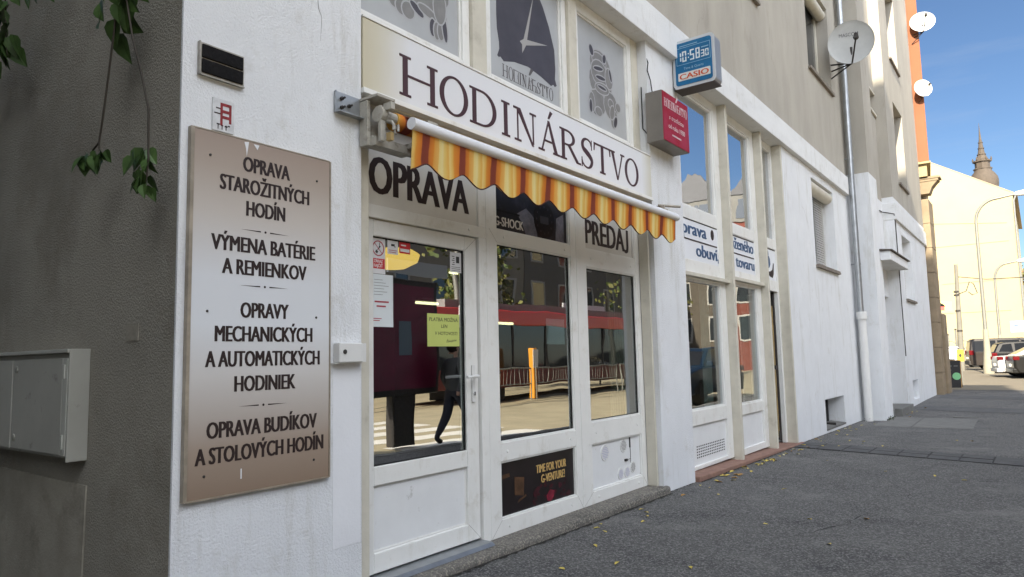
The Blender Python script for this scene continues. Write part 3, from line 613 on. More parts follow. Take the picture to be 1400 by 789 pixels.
# ---- shop 1 fascia sign (a box sign between the pillars)
FS = thing('shop_sign', 'long white fascia sign with big dark serif capitals above the striped awning', 'sign', (0, 4.5, 2.87))
SIGNM = ramp_mat('yellowed_sign_face', 1, [(0.0, (.50, .45, .32)), (.04, (.55, .52, .42)), (.11, (.66, .67, .70)), (.5, (.69, .705, .745)), (.95, (.68, .69, .72)), (1.0, (.58, .56, .48))], .45, lo=-1.88, hi=1.86, noise_amt=.02)
mb = MB(); mb.box(-.045, .008, 2.618, 6.350, 2.90, 3.318); build('panel', mb, SIGNM, FS, bevel=.003)
mb = MB(); mb.box(-.045, .022, 2.614, 6.354, 2.868, 2.899); mb.box(-.045, .014, 2.614, 6.354, 3.319, 3.332); build('frame', mb, PVC, FS, bevel=.002)
build('lettering', serif(WORD, SP, 2.945, .255, .0082, .003), LETTER, FS)

# ---- shop 2 joinery
SX0, SX1 = -.20, -.14
mb = MB(); mb.box(-.20, -.035, 8.70, 8.77, .03, 4.53); mb.box(-.20, -.035, 10.12, 10.19, .0, 4.53); build('mullion', mb, CREAM, B, bevel=.006)
mb = MB(); mb.box(-.20, -.002, 11.0, 11.058, -.02, 4.53); build('mullion', mb, CREAM, B, bevel=.004)
mb = MB(); mb.box(-.20, -.075, 7.125, 8.699, 2.225, 2.27); mb.box(-.20, -.075, 8.771, 10.119, 2.285, 2.33); build('window_sill', mb, CREAM, B, bevel=.006)
BL = mat('blue_lettering', (.03, .085, .19), .45, var=.2, vscale=20); SGP = mat('white_sign_panel', (.70, .72, .76), .4, var=.03)
BLND = mat('grey_blind', (.30, .30, .28), .8, var=.1, vscale=6)
def s2_window(y0, y1, gy0, gy1, dz):
    mb = MB(); z0 = .085-.016*(y0-7.1)
    mb.box(SX0, SX1, y0, gy0, z0, 4.53); mb.box(SX0, SX1, gy1, y1, z0, 4.53)
    for a, b in ((z0, .125+dz*.3), (.565, .725-dz*.6), (2.20+dz, 2.43), (2.90+dz*.3, 3.04), (4.42, 4.53)): mb.box(SX0+.002, SX1-.002, gy0, gy1, a, b)
    mb.frame(SX0-.005, SX1-.012, gy0-.001, gy1+.001, .725-dz*.6, 2.20+dz, .02, .02, .02, .02); mb.frame(SX0-.005, SX1-.012, gy0-.001, gy1+.001, 3.04, 4.42, .03, .03, .03, .03)
    w = build('window', mb, PVC, B, bevel=.004)
    g = MB(); g.box(-.185, -.178, gy0, gy1, .725-dz*.6, 2.20+dz); build('pane', g, GLASS, w)
    g = MB(); g.box(-.185, -.178, gy0, gy1, 3.04, 4.42); build('pane', g, GLASS2, w)
    g = MB(); g.box(-.18, -.168, gy0, gy1, .125+dz*.3, .565); build('panel', g, PVCD, w)
    g = MB(); g.box(-.175, -.150, gy0, gy1, 2.43, 2.90+dz*.3); p = build('lettered_panel', g, SGP, w)
    return w, p
wA, pA = s2_window(7.125, 8.699, 7.25, 8.52, 0.0)
wB, pB = s2_window(8.771, 10.119, 8.93, 9.94, .05)
wC = MB(); wC.box(SX0, SX1, 10.191, 10.30, .03, 4.53); wC.box(SX0, SX1, 10.93, 10.999, .02, 4.53)
for a, b in ((2.26, 2.42), (2.90, 3.05), (4.42, 4.53)): wC.box(SX0+.002, SX1-.002, 10.30, 10.93, a, b)
wC = build('window', wC, PVC, B, bevel=.004)
g = MB(); g.box(-.185, -.178, 10.30, 10.93, 3.05, 4.42); build('pane', g, GLASS2, wC)
g = MB(); g.box(-.175, -.150, 10.30, 10.93, 2.42, 2.90); pC = build('lettered_panel', g, SGP, wC)
for (pp, a, b, c) in ((pA, 7.25, 8.52, 2.905), (pB, 8.93, 9.94, 2.905), (pC, 10.30, 10.93, 2.895)):
    mb = MB(); mb.box(-.1495, -.147, a+.02, b-.01, c-.016, c)
    if pp is not pC: mb.box(-.1495, -.147, a+.03, b-.03, 2.655, 2.672)
    build('line', mb, BLACKTX, pp)
build('lettering', text_mb('Oprava', 7.16, 2.725, .15, .99, -.1495, bold=.075, th=.002), BL, pA)
build('lettering', text_mb('obuví,', 7.82, 2.49, .145, .72, -.1495, bold=.075, th=.002), BL, pA)
build('lettering', text_mb('koženého', 8.86, 2.725, .155, 1.03, -.1495, bold=.07, th=.002), BL, pB)
build('lettering', text_mb('tovaru', 9.16, 2.49, .145, .74, -.1495, bold=.075, th=.002), BL, pB)
mb = MB(); mb.prism(sc_(8.35, 2.80, .05, .065, 16), -.1495, -.146); build('emblem', mb, BLACKTX, pA)
mb = MB(); mb.prism([(10.40, 2.60), (10.48, 2.58), (10.60, 2.60), (10.66, 2.66), (10.65, 2.74), (10.60, 2.78), (10.50, 2.80), (10.42, 2.78), (10.38, 2.70)], -.1495, -.147); mb.tube([(-.147, 10.47, 2.80), (-.147, 10.49, 2.85), (-.147, 10.55, 2.85), (-.147, 10.57, 2.79)], .008, 6); build('bag_emblem', mb, BL, pC)
mb = MB(); mb.prism([(10.42, 2.50), (10.46, 2.46), (10.52, 2.46), (10.54, 2.50), (10.62, 2.47), (10.74, 2.46), (10.80, 2.52), (10.83, 2.68), (10.80, 2.69), (10.74, 2.58), (10.64, 2.55), (10.54, 2.54), (10.46, 2.52)], -.1495, -.147); build('shoe_emblem', mb, BLACKTX, pC)
mb = MB()                                          # ventilation slots
for r in range(5):
    for k in range(16): mb.box(-.1678, -.1665, 7.60+k*.055, 7.63+k*.055, .20+r*.03, .213+r*.03)
build('vent_slots', mb, BLACK, wA)
# open door of shop 2: pale leaf folded inwards, golden folding grille
mb = MB(); mb.box(-.75, -.22, 10.90, 10.95, .05, 2.25); d2 = build('door', mb, PVC, B, bevel=.004)
mb = MB(); mb.box(-.32, -.21, 10.80, 10.85, .10, 1.10); mb.box(-.32, -.21, 10.80, 10.85, 1.16, 2.05); build('wooden_edge', mb, mat('worn_golden_wood', (.32, .22, .085), .6, var=.3, vscale=9), d2, bevel=.006)
mb = MB(); mb.box(-.34, -.19, 10.862, 10.89, .06, 2.25); mb.box(-.2, -.195, 10.79, 10.86, 1.10, 1.16); mb.box(-.2, -.195, 10.79, 10.86, .08, .2); mb.tube([(-.19, 10.82, 2.05), (-.19, 10.82, 2.2)], .012, 8); build('hardware', mb, DKMET, d2)
mb = MB(); mb.box(-.9, -.8, 10.2, 11.0, .05, 2.3); build('interior_wall', mb, mat('pale_inner_wall', (.40, .39, .37), .8, var=.1), B)
# things behind the glass of shop 2
def curtain(y0, y1, z0, z1, x, amp, m, label, nw=9):
    mb = MB(); n = nw*6; vs = []; fs = []
    for i in range(n+1):
        y = y0+(y1-y0)*i/n; dx = amp*math.sin(i/6*2*math.pi)
        vs += [(x+dx, y, z0), (x+dx, y, z1), (x+dx-.004, y, z0), (x+dx-.004, y, z1)]
    for i in range(n):
        a = i*4; fs += [(a, a+4, a+5, a+1), (a+2, a+3, a+7, a+6), (a, a+2, a+6, a+4), (a+1, a+5, a+7, a+3)]
    fs += [(0, 1, 3, 2), (n*4, n*4+2, n*4+3, n*4+1)]
    mb.faces(vs, fs); o = build('curtain', mb, m, smooth=True); return tag(o, label, 'curtain')
CUR = mat('green_grey_cloth', (.17, .18, .13), .9, var=.25, vscale=8); CUR2 = mat('grey_cloth', (.26, .29, .28), .9, var=.15, vscale=8)
curtain(5.98, 6.26, .6, 2.3, -.33, .018, CUR, 'green grey curtain drawn aside behind the right pane of the watch shop', 6)
curtain(8.22, 8.52, .6, 2.3, -.30, .01, CUR2, 'grey curtain edge behind the first lower pane of the shoe repair shop', 5)
curtain(9.68, 9.98, .6, 2.3, -.30, .01, CUR2, 'grey curtain edge behind the second lower pane of the shoe repair shop', 5)

# ---- other windows of the building
SHUT = mat('grey_shutter_slats', (.52, .51, .49), .6, var=.15, vscale=12)
def shutter_window(y0, y1, z0, z1, xf, box=True, slat=True, depth=.2):
    mb = MB(); mb.frame(xf-depth-.06, xf-depth, y0, y1, z0, z1, .07, .07, .07, .07); mb.box(xf-depth-.058, xf-depth-.002, (y0+y1)/2-.04, (y0+y1)/2+.04, z0+.07, z1-.07)
    w = build('window', mb, CREAM, B, bevel=.004)
    if slat:
        s = MB(); z = z0+.07; n_ = int((z1-z0-.2)/.045)
        for i in range(n_):
            zz = z0+.06+i*.045
            for (a, b) in ((y0+.07, (y0+y1)/2-.045), ((y0+y1)/2+.045, y1-.07)):
                s.faces([(xf-depth+.03, a, zz), (xf-depth+.03, b, zz), (xf-depth+.008, b, zz+.042), (xf-depth+.008, a, zz+.042), (xf-depth+.02, a, zz), (xf-depth+.02, b, zz), (xf-depth-.0, b, zz+.042), (xf-depth-.0, a, zz+.042)], [(0, 1, 2, 3), (7, 6, 5, 4), (0, 4, 5, 1), (2, 6, 7, 3)])
        build('shutter', s, SHUT, w)
    else:
        g = MB(); g.box(xf-depth-.04, xf-depth-.032, y0+.07, y1-.07, z0+.07, z1-.07); build('pane', g, DGLASS, w)
        s = MB(); s.box(xf-depth+.02, xf-depth+.05, y0+.03, y0+.40, z0+.03, z1-.1); s.box(xf-depth+.06, xf-depth+.09, y0+.42, y0+.58, z0+.03, z1-.1); build('shutter', s, CREAM, w, bevel=.006)
    if box:
        s = MB(); s.tube([(xf-depth+.09, y0+.01, z1-.11), (xf-depth+.09, y1-.01, z1-.11)], .105, 14); build('roller_box', s, CREAM, w, smooth=True)
    s = MB(); s.prism([(xf-depth, z0+.004), (xf+.05, z0-.02), (xf+.05, z0-.035), (xf-depth, z0-.03)], y0+.002, y1-.002, 'y'); s.box(xf+.002, xf+.05, y0-.04, y1+.04, z0-.075, z0-.037); build('sill', s, mat('weathered_sill', (.22, .19, .16), .8, var=.3, vscale=9), w)
    return w
shutter_window(12.8, 14.4, 2.87, 4.38, 0)
for a, b in UW: shutter_window(a, b, UZ0, UZ1, .02, slat=False, depth=.22)
shutter_window(19.75, 21.3, 2.62, 4.2, .42, box=False)
for (za, zb) in ((5.6, 7.7), (8.9, 11.0)): shutter_window(20.0, 21.5, za, zb, .42, box=False, slat=False, depth=.3)
mb = MB(); mb.box(-.3, -.28, 12.78, 14.2, .02, .54); cw = build('cellar_window', mb, mat('dark_cellar_grille', (.03, .03, .035), .7, var=.2), B)
mb = MB()
for k in range(12): mb.box(-.278, -.265, 12.80+k*.115, 12.82+k*.115, .03, .53)
mb.box(-.262, -.01, 13.5, 13.512, .03, .1); build('grille', mb, DKMET, cw)
mb = MB(); mb.prism([(-.25, .024), (.012, .024), (.012, .05), (-.25, .075)], 12.782, 14.198, 'y'); build('cellar_sill', mb, SLABM, B)
mb = MB(); mb.prism([(-.05, 7.552), (.20, 7.552), (.20, 7.60), (-.05, 7.60)], 16.69, 18.79, 'y'); mb.box(-.05, .22, 16.69, 18.79, 7.00, 7.049); build('stair_window_ledge', mb, CREAM, B)
# canopy and house door
mb = MB(); mb.box(.181, .62, 16.69, 18.95, 3.23, 3.42); mb.box(.421, .62, 16.45, 16.69, 3.23, 3.42); build('door_canopy', mb, WHITE, B, bevel=.01)
mb = MB(); mb.prism([(.185, 3.424), (.66, 3.424), (.66, 3.445), (.185, 3.50)], 16.42, 19.0, 'y'); build('canopy_tiles', mb, mat('dark_roof_tile', (.09, .075, .065), .8, var=.3, vscale=12), B)
mb = MB(); mb.box(-.248, -.2, 16.95, 18.5, .12, 2.55); hd = build('entrance_door', mb, mat('brown_door', (.12, .07, .04), .5, var=.2), B)
mb = MB(); mb.box(-.199, -.19, 17.2, 17.6, 1.2, 2.3); mb.box(-.199, -.19, 17.85, 18.25, 1.2, 2.3); build('pane', mb, DGLASS, hd)

# ------------------------------------------------------------------ awning
AW = thing('awning', 'retracted orange and yellow striped awning with scalloped valance under the shop sign', 'awning', (.1, 4.5, 2.4))
STR = ramp_mat('striped_awning_cloth', 1, [(0.0, (.19, .05, .034)), (.085, (.21, .052, .032)), (.105, (.46, .14, .035)), (.20, (.54, .20, .035)), (.235, (.60, .30, .07)), (.34, (.62, .36, .10)), (.37, (.66, .52, .20)), (.46, (.64, .54, .26)), (.50, (.62, .46, .15)), (.60, (.60, .34, .08)), (.64, (.64, .48, .18)), (.72, (.60, .36, .09)), (.76, (.55, .22, .04)), (.89, (.50, .15, .03)), (.915, (.19, .05, .034))], .95, periodic=True, lo=(2.99-.1545)-4.5, hi=(2.99+.1545)-4.5, bump=.7, spec=.03, noise_amt=.10)
mb = MB(); n = 420; vs = []; fs = []
def scal(y):
    ph = math.cos((y-2.99)/.309*2*math.pi); return 2.445-.058*(.5+.5*ph)**0.8
NV = 6
for i in range(n+1):
    y = 2.712+(6.205-2.712)*i/n; zb = scal(y); zt = 2.625
    rip = .006*math.sin((y-2.99)/.309*2*math.pi*.5+.7)+.004*math.sin(y*23)
    for j in range(NV+1):
        t = j/NV; z = zt+(zb-zt)*t
        vs.append((.305+rip*t-.012*t, y, z))
for i in range(n):
    for j in range(NV): a = i*(NV+1)+j; fs.append((a, a+1, a+NV+2, a+NV+1))
k = len(vs); vs2 = [(x-.003, y, z) for x, y, z in vs]
fs2 = [tuple(a+k for a in f) for f in fs]
edge = [(i*(NV+1)+NV, (i+1)*(NV+1)+NV, (i+1)*(NV+1)+NV+k, i*(NV+1)+NV+k) for i in range(n)]
mb.faces(vs+vs2, fs+fs2+edge); build('valance', mb, STR, AW, smooth=True)
mb = MB(); mb.tube([(.294, 2.712+(6.205-2.712)*i/n, scal(2.712+(6.205-2.712)*i/n)) for i in range(0, n+1, 2)], .0042, 6); build('valance_piping', mb, mat('dark_brown_binding', (.06, .018, .012), .8), AW)
mb = MB(); mb.tube([(.305, 2.70, 2.645), (.305, 6.225, 2.645)], .034, 14); mb.lathe((.305, 6.225, 2.645), (0, 1, 0), [(.036, 0), (.036, .012), (.02, .016)], 14); build('front_bar', mb, mat('white_painted_bar', (.72, .73, .76), .35, var=.05), AW, smooth=True)
mb = MB(); mb.tube([(.12, 2.74, 2.705), (.12, 6.25, 2.705)], .052, 16); build('roller', mb, STR, AW, smooth=True)
mb = MB(); mb.faces([(.12, 2.80, 2.757), (.12, 6.2, 2.757), (.30, 6.2, 2.682), (.30, 2.80, 2.682), (.12, 2.80, 2.754), (.12, 6.2, 2.754), (.30, 6.2, 2.679), (.30, 2.80, 2.679)], [(0, 1, 2, 3), (7, 6, 5, 4), (0, 3, 7, 4), (1, 2, 6, 5)]); build('awning_cloth', mb, STR, AW)
mb = MB(); mb.box(.03, .07, 2.63, 6.30, 2.56, 2.61); build('square_bar', mb, mat('dirty_bar', (.45, .43, .39), .5, var=.3, vscale=9), AW, bevel=.004)
AGED = mat('aged_cream_metal', (.42, .40, .35), .5, var=.25, vscale=14, stain=(.16, .14, .11), stain_scale=18, stain_lo=.55, stain_hi=.72)
for yy in (2.60, 6.30):
    mb = MB()
    mb.box(.012, .075, yy-.012, yy+.012, 2.545, 2.80) if yy < 5 else mb.box(.012, .16, yy-.012, yy+.012, 2.60, 2.80)
    if yy < 5:
        mb.box(.012, .16, 2.588, 2.72, 2.805, 2.82); mb.box(.025, .11, 2.614, 2.90, 2.545, 2.595); mb.box(.025, .04, 2.614, 2.72, 2.60, 2.80)
        mb.lathe((.13, 2.614, 2.715), (0, 1, 0), [(.045, 0), (.045, .05), (.032, .06), (.032, .13)], 16)
        mb.box(.135, .155, 2.615, 2.65, 2.56, 2.76); mb.tube([(.15, 2.66, 2.68), (.19, 2.665, 2.67), (.205, 2.665, 2.65), (.205, 2.665, 2.62)], .009, 8); mb.tube([(.20, 2.685, 2.60), (.185, 2.69, 2.625), (.19, 2.70, 2.655), (.215, 2.69, 2.65), (.222, 2.682, 2.61)], .007, 8)
        mb.box(.16, .22, 2.63, 2.66, 2.73, 2.77)
    else:
        mb.tube([(.10, 6.28, 2.80), (.28, 6.40, 2.78)], .014, 8)
    build('end_bracket', mb, AGED, AW, bevel=.003)
for yy in (2.86, 6.0):
    mb = MB(); mb.box(.06, .30, yy, yy+.035, 2.575, 2.605); mb.tube([(.07, yy+.02, 2.60), (.09, yy+.55, 2.62), (.28, yy+.08, 2.63)] if yy < 5 else [(.07, yy+.02, 2.60), (.09, yy-.55, 2.62), (.28, yy-.02, 2.63)], .014, 8)
    mb.box(.268, .30, yy-.02, yy+.06, 2.60, 2.70); build('folding_arm', mb, AGED, AW, bevel=.003)
mb = MB(); mb.box(.18, .215, 2.632, 2.655, 2.555, 2.60); build('warning_sticker', mb, mat('tan_sticker', (.35, .25, .11), .6), AW)
BP = thing('awning_bracket', 'grey steel bracket plate bolted to the white pillar at the left end of the awning', 'bracket', (.0, 2.5, 2.70))
mb = MB(); mb.box(.001, .012, 2.415, 2.64, 2.70, 2.82); mb.box(.012, .022, 2.412, 2.42, 2.70, 2.82); mb.box(.012, .05, 2.415, 2.64, 2.697, 2.705); build('plate', mb, METAL, BP, bevel=.002)
for (y, z) in ((2.46, 2.785), (2.46, 2.735), (2.51, 2.755)):
    mb = MB(); mb.lathe((.012, y, z), (1, 0, 0), [(.011, 0), (.011, .010), (.006, .011), (.006, .03)], 8); build('bolt', mb, DKMET, BP)

# ------------------------------------------------------------------ poster board on the left pillar
PB = thing('sign_board', 'tall brown and white board listing watch repair services on the left pillar', 'sign', (.0, 1.99, .775))
BRD = ramp_mat('printed_brown_white_fade', 2, [(0.0, (.23, .165, .12)), (.13, (.31, .245, .195)), (.33, (.54, .52, .505)), (.47, (.62, .64, .67)), (.60, (.61, .625, .655)), (.78, (.49, .45, .415)), (.92, (.36, .30, .255)), (1.0, (.31, .245, .205))], .42, lo=0, hi=1.634, noise_amt=.012)
mb = MB(); mb.box(.004, .022, 1.622, 2.372, .776, 2.409); build('panel', mb, BRD, PB)
mb = MB(); mb.box(.003, .030, 1.605, 1.621, .772, 2.412); mb.box(.003, .026, 2.373, 2.380, .772, 2.410); mb.box(.003, .026, 1.6215, 2.3725, .769, .7755); mb.box(.003, .024, 1.6215, 2.3725, 2.4095, 2.415); build('frame', mb, mat('tarnished_edge', (.40, .35, .28), .45, metal=.3, var=.35, vscale=9), PB)
rows = [('OPRAVA', 1.868, 2.122, 2.295), ('STAROŽITNÝCH', 1.752, 2.240, 2.189), ('HODÍN', 1.888, 2.097, 2.083), ('VÝMENA BATÉRIE', 1.715, 2.279, 1.907), ('A REMIENKOV', 1.770, 2.226, 1.801), ('OPRAVY', 1.866, 2.122, 1.602), ('MECHANICKÝCH', 1.741, 2.264, 1.491), ('A AUTOMATICKÝCH', 1.698, 2.310, 1.377), ('HODINIEK', 1.841, 2.165, 1.263), ('OPRAVA BUDÍKOV', 1.711, 2.294, 1.064), ('A STOLOVÝCH HODÍN', 1.660, 2.335, .954)]
t = MB()
for w, a, b, z in rows: add(t, text_mb(w, a, z-.035, .070, b-a, .0222, bold=.044, th=.0012))
build('lettering', t, BLACKTX, PB)
mb = MB()
for z in (1.980, 1.716, 1.160):
    for sgn in (-1, 1): mb.prism([(1.99+sgn*.025, z-.003), (1.99+sgn*.13, z), (1.99+sgn*.025, z+.003)], .0222, .0228)
    mb.prism(sc_(1.99, z, .006, .006, 8), .0222, .0228)
build('divider', mb, BLACKTX, PB)
mb = MB()
for (y, z) in ((1.70, 2.30), (2.29, 2.29), (1.70, 1.59), (2.29, 1.58), (1.70, .87), (2.28, .87)): mb.lathe((.022, y, z), (1, 0, 0), [(.006, 0), (.006, .003), (.003, .005)], 8)
build('screw', mb, DKMET, PB)
mb = MB(); mb.prism([(1.870, 2.40), (1.894, 2.405), (1.889, 2.37), (1.883, 2.335), (1.879, 2.37)], .0225, .0235); mb.prism([(1.92, 2.40), (1.95, 2.40), (1.94, 2.375)], .0225, .0235); mb.prism([(1.876, .835), (1.882, .835), (1.882, .88), (1.876, .88)], .0225, .023); build('peeled_spot', mb, mat('bare_white', (.68, .69, .72), .7), PB)
# dark plaque, number plate, junction box
PQ = thing('wall_plaque', 'blackened rectangular plaque high on the left pillar', 'plaque', (.0, 1.75, 2.66))
mb = MB(); mb.box(.002, .020, 1.655, 1.862, 2.678, 2.742); mb.box(.002, .020, 1.655, 1.862, 2.748, 2.812); build('plate', mb, mat('blackened_plate', (.006, .005, .005), .6, var=.5, vscale=30, bump=.6, bscale=60, spec=.15), PQ, bevel=.004)
mb = MB(); mb.box(.001, .012, 1.64, 1.868, 2.665, 2.820); mb.box(.012, .022, 1.64, 1.645, 2.665, 2.82); mb.box(.012, .022, 1.648, 1.868, 2.663, 2.667); build('frame', mb, mat('stained_backing', (.42, .40, .36), .8, var=.4, vscale=20), PQ)
NP = thing('number_plate', 'small white plate with faded red grid above the tall board', 'plaque', (.0, 1.77, 2.43))
mb = MB(); mb.box(.001, .010, 1.715, 1.822, 2.425, 2.580); build('plate', mb, mat('scratched_white_plate', (.62, .63, .65), .5, var=.2, vscale=25), NP, bevel=.002)
mb = MB()
for z in (2.548, 2.515, 2.488): mb.box(.0103, .0115, 1.752 if z > 2.5 else 1.762, 1.808, z, z+.014)
mb.box(.0103, .0113, 1.752, 1.764, 2.455, 2.562); mb.box(.0103, .0113, 1.796, 1.808, 2.47, 2.562); build('red_print', mb, mat('faded_red', (.30, .03, .035), .6, var=.5, vscale=40), NP)
mb = MB()
for q in ((1.73, 2.53, .03), (1.722, 2.505, .03), (1.735, 2.455, .016), (1.755, 2.452, .012), (1.775, 2.45, .014), (1.79, 2.455, .012)): mb.box(.0103, .011, q[0], q[0]+q[2], q[1], q[1]+.006)
for y in (1.74, 1.76, 1.78): mb.box(.0103, .011, y, y+.004, 2.435, 2.46)
build('dark_print', mb, BLACKTX, NP)
JB = thing('junction_box', 'small white box with round button beside the shop door', 'box', (.0, 2.5, 1.34))
mb = MB(); mb.box(.002, .055, 2.415, 2.575, 1.348, 1.452); build('housing', mb, WPLAST, JB, bevel=.006)
mb = MB(); mb.box(.002, .040, 2.40, 2.585, 1.342, 1.347); mb.box(.002, .05, 2.576, 2.60, 1.35, 1.45); build('base', mb, WPLAST, JB)
mb = MB(); mb.lathe((.055, 2.45, 1.405), (1, 0, 0), [(.012, 0), (.012, .004), (.005, .005)], 12); build('button', mb, DKMET, JB)

# ------------------------------------------------------------------ projecting clock sign, red sign, cable
CS = thing('clock_sign', 'blue illuminated style digital clock sign projecting from the pillar under the band', 'sign', (0.28, 7.1, 4.2))
def rrect(x0, x1, z0, z1, r, n=6):
    out = []
    for (cx, cz, a0) in ((x1-r, z0+r, -90), (x1-r, z1-r, 0), (x0+r, z1-r, 90), (x0+r, z0+r, 180)):
        for k in range(n+1): t = R(a0+90*k/n); out.append((cx+r*math.cos(t), cz+r*math.sin(t)))
    return out
mb = MB(); mb.prism(rrect(.02, .475, 4.195, 4.715, .045), 7.012, 7.20, 'y'); build('housing', mb, mat('grey_sign_case', (.30, .31, .33), .4, metal=.3, var=.15), CS, bevel=.004)
mb = MB(); mb.prism(rrect(.015, .482, 4.190, 4.72, .05), 7.0, 7.012, 'y'); build('rim', mb, mat('pale_rim', (.52, .54, .56), .4), CS)
mb = MB(); mb.prism(rrect(.045, .452, 4.222, 4.688, .03), 6.994, 7.0, 'y'); build('face', mb, mat('blue_sign_face', (.025, .15, .32), .5, var=.2, vscale=9, spec=.15), CS)
mb = MB(); mb.box(.025, .47, 6.999, 7.195, 4.178, 4.19); build('base_edge', mb, mat('dark_case_bottom', (.05, .035, .03), .5), CS)
mb = MB(); mb.prism(rrect(.075, .43, 4.27, 4.355, .008, 3), 6.990, 6.994, 'y'); build('name_strip', mb, mat('pale_strip', (.62, .64, .62), .4), CS)
build('lettering', text_mb('CASIO', .092, 4.283, .056, .32, 6.990, bold=.055, th=.002, plane='y'), mat('orange_red_letters', (.55, .09, .03), .5), CS)
seg = {'0': 'abcdef', '1': 'bc', '3': 'abcdg', '5': 'acdfg', '8': 'abcdefg'}
DG = mat('pale_digit_segments', (.66, .72, .74), .4)
mb = MB()
def digit(d, x, z, w, h, t):
    g = {'a': (x, x+w, z+h-t, z+h), 'g': (x, x+w, z+h/2-t/2, z+h/2+t/2), 'd': (x, x+w, z, z+t), 'b': (x+w-t, x+w, z+h/2+t/2, z+h-t), 'c': (x+w-t, x+w, z+t, z+h/2-t/2), 'f': (x, x+t, z+h/2+t/2, z+h-t), 'e': (x, x+t, z+t, z+h/2-t/2)}
    for q in seg[d]: a = g[q]; mb.box(a[0], a[1], 6.991, 6.994, a[2], a[3])
for d, x in (('1', .070), ('0', .128), ('5', .215), ('8', .278)): digit(d, x, 4.475, .046, .115, .013)
for d, x in (('3', .338), ('0', .384)): digit(d, x, 4.478, .036, .075, .010)
for z in (4.505, 4.545): mb.box(.192, .203, 6.991, 6.994, z, z+.012)
build('digits', mb, DG, CS)
mb = MB(); mb.box(.062, .438, 6.992, 6.994, 4.630, 4.634); mb.box(.062, .438, 6.992, 6.994, 4.445, 4.449); mb.box(.062, .066, 6.992, 6.994, 4.449, 4.63); mb.box(.434, .438, 6.992, 6.994, 4.449, 4.63)
add(mb, text_mb('Time & Quartz', .14, 4.385, .026, .22, 6.993, th=.001, plane='y')); mb.box(.34, .42, 6.992, 6.994, 4.578, 4.588); mb.box(.10, .30, 6.992, 6.994, 4.648, 4.655)
build('fine_print', mb, mat('light_blue_print', (.25, .42, .55), .4), CS)
mb = MB(); mb.box(.001, .019, 7.02, 7.19, 4.26, 4.52); build('bracket', mb, GREYM, CS)
RS = thing('red_sign', 'red box sign with worn white writing on the pillar below the clock sign', 'sign', (.09, 6.6, 3.44))
mb = MB(); mb.box(.003, .178, 6.30, 6.93, 3.445, 3.955); build('housing', mb, mat('grey_brown_case', (.20, .185, .165), .5, var=.2), RS, bevel=.004)
mb = MB(); mb.box(.179, .186, 6.305, 6.925, 3.452, 3.948); build('face', mb, mat('red_sign_face', (.27, .010, .022), .5, var=.25, vscale=5, col2=(.31, .03, .06), spec=.12), RS)
WR = mat('worn_white_writing', (.62, .50, .52), .6, var=.3, vscale=20)
t = serif(WORD, [(6.335+(a-2.903)*.56/3.163, 6.335+(b-2.903)*.56/3.163) for a, b in SP], 3.80, .085, .1862, .001, .011, .005)
add(t, text_mb('s tradíciou', 6.44, 3.69, .048, .36, .1862, th=.001, shear=.3)); add(t, text_mb('od roku 1980', 6.42, 3.595, .05, .40, .1862, th=.001, bold=.01)); t.box(.1862, .1872, 6.50, 6.72, 3.53, 3.545)
build('lettering', t, WR, RS)
mb = MB(); mb.tube([(-.02, 6.37, 4.40), (.008, 6.39, 4.30), (.010, 6.36, 4.21), (.02, 6.40, 4.12), (.03, 6.42, 3.96)], .006, 6); tag(build('cable', mb, BLACK), 'thin black cable running down the pillar edge into the red sign', 'cable')
mb = MB(); mb.tube([(-.06, 6.35, 4.05), (-.06, 6.35, 3.62), (-.02, 6.36, 3.56), (.012, 6.39, 3.53), (.012, 6.45, 3.55)], .006, 6); tag(build('cable', mb, BLACK), 'thin black cable looping out of the pillar recess below the red sign', 'cable')
mb = MB(); mb.tube([(.43, 15.79, 4.62), (.30, 15.79, 4.60), (.426, 16.0, 4.60)], .012, 6)
mb = MB(); mb.tube([(.19, 18.30, 4.62), (.20, 18.7, 4.64), (.30, 18.785, 4.62), (.425, 18.785, 4.58), (.432, 18.84, 4.4), (.432, 18.86, 3.6), (.43, 18.88, 2.5), (.43, 18.9, 1.2)], .012, 6); tag(build('cable', mb, DKMET), 'dark cable running across and down the wall above the entrance canopy', 'cable')

# ------------------------------------------------------------------ downpipe
DP = thing('downpipe', 'grey zinc downpipe with white cast iron foot against the facade', 'pipe', (.13, 15.62, -.05))
mb = MB(); mb.tube([(.13, 15.62, 2.08), (.13, 15.62, 14)], .058, 16); build('pipe', mb, METAL, DP, smooth=True)
mb = MB(); mb.tube([(.14, 15.62, -.1), (.14, 15.62, 2.02)], .078, 16); mb.tube([(.14, 15.62, 1.98), (.14, 15.62, 2.13)], .098, 16); build('foot', mb, WPLAST, DP, smooth=True)
for z in (3.1, 5.3, 7.4):
    mb = MB(); mb.tube([(.13, 15.62, z-.018), (.13, 15.62, z+.018)], .066, 16); mb.box(.01, .08, 15.605, 15.635, z-.012, z+.012); build('clamp', mb, METAL, DP, smooth=True)
# moss at the foot
mb = MB()
for i in range(160):
    a = random.uniform(15.5, 16.5); x = .06+random.random()*.12 if a < 15.8 else .43+abs(random.gauss(0, .03)); z = gz(a)+abs(random.gauss(0, .025)); s = random.uniform(.008, .022); q = random.random()*6.28
    mb.poly([(x, a, z), (x+s*math.cos(q), a+s*math.sin(q), z+s*.6), (x+s*math.cos(q+1.9), a+s*math.sin(q+1.9), z+s*.9)])
tag(build('moss', mb, mat('dark_moss', (.035, .045, .015), .9, var=.3), ), 'dark green moss at the foot of the downpipe', 'moss', kind='stuff')

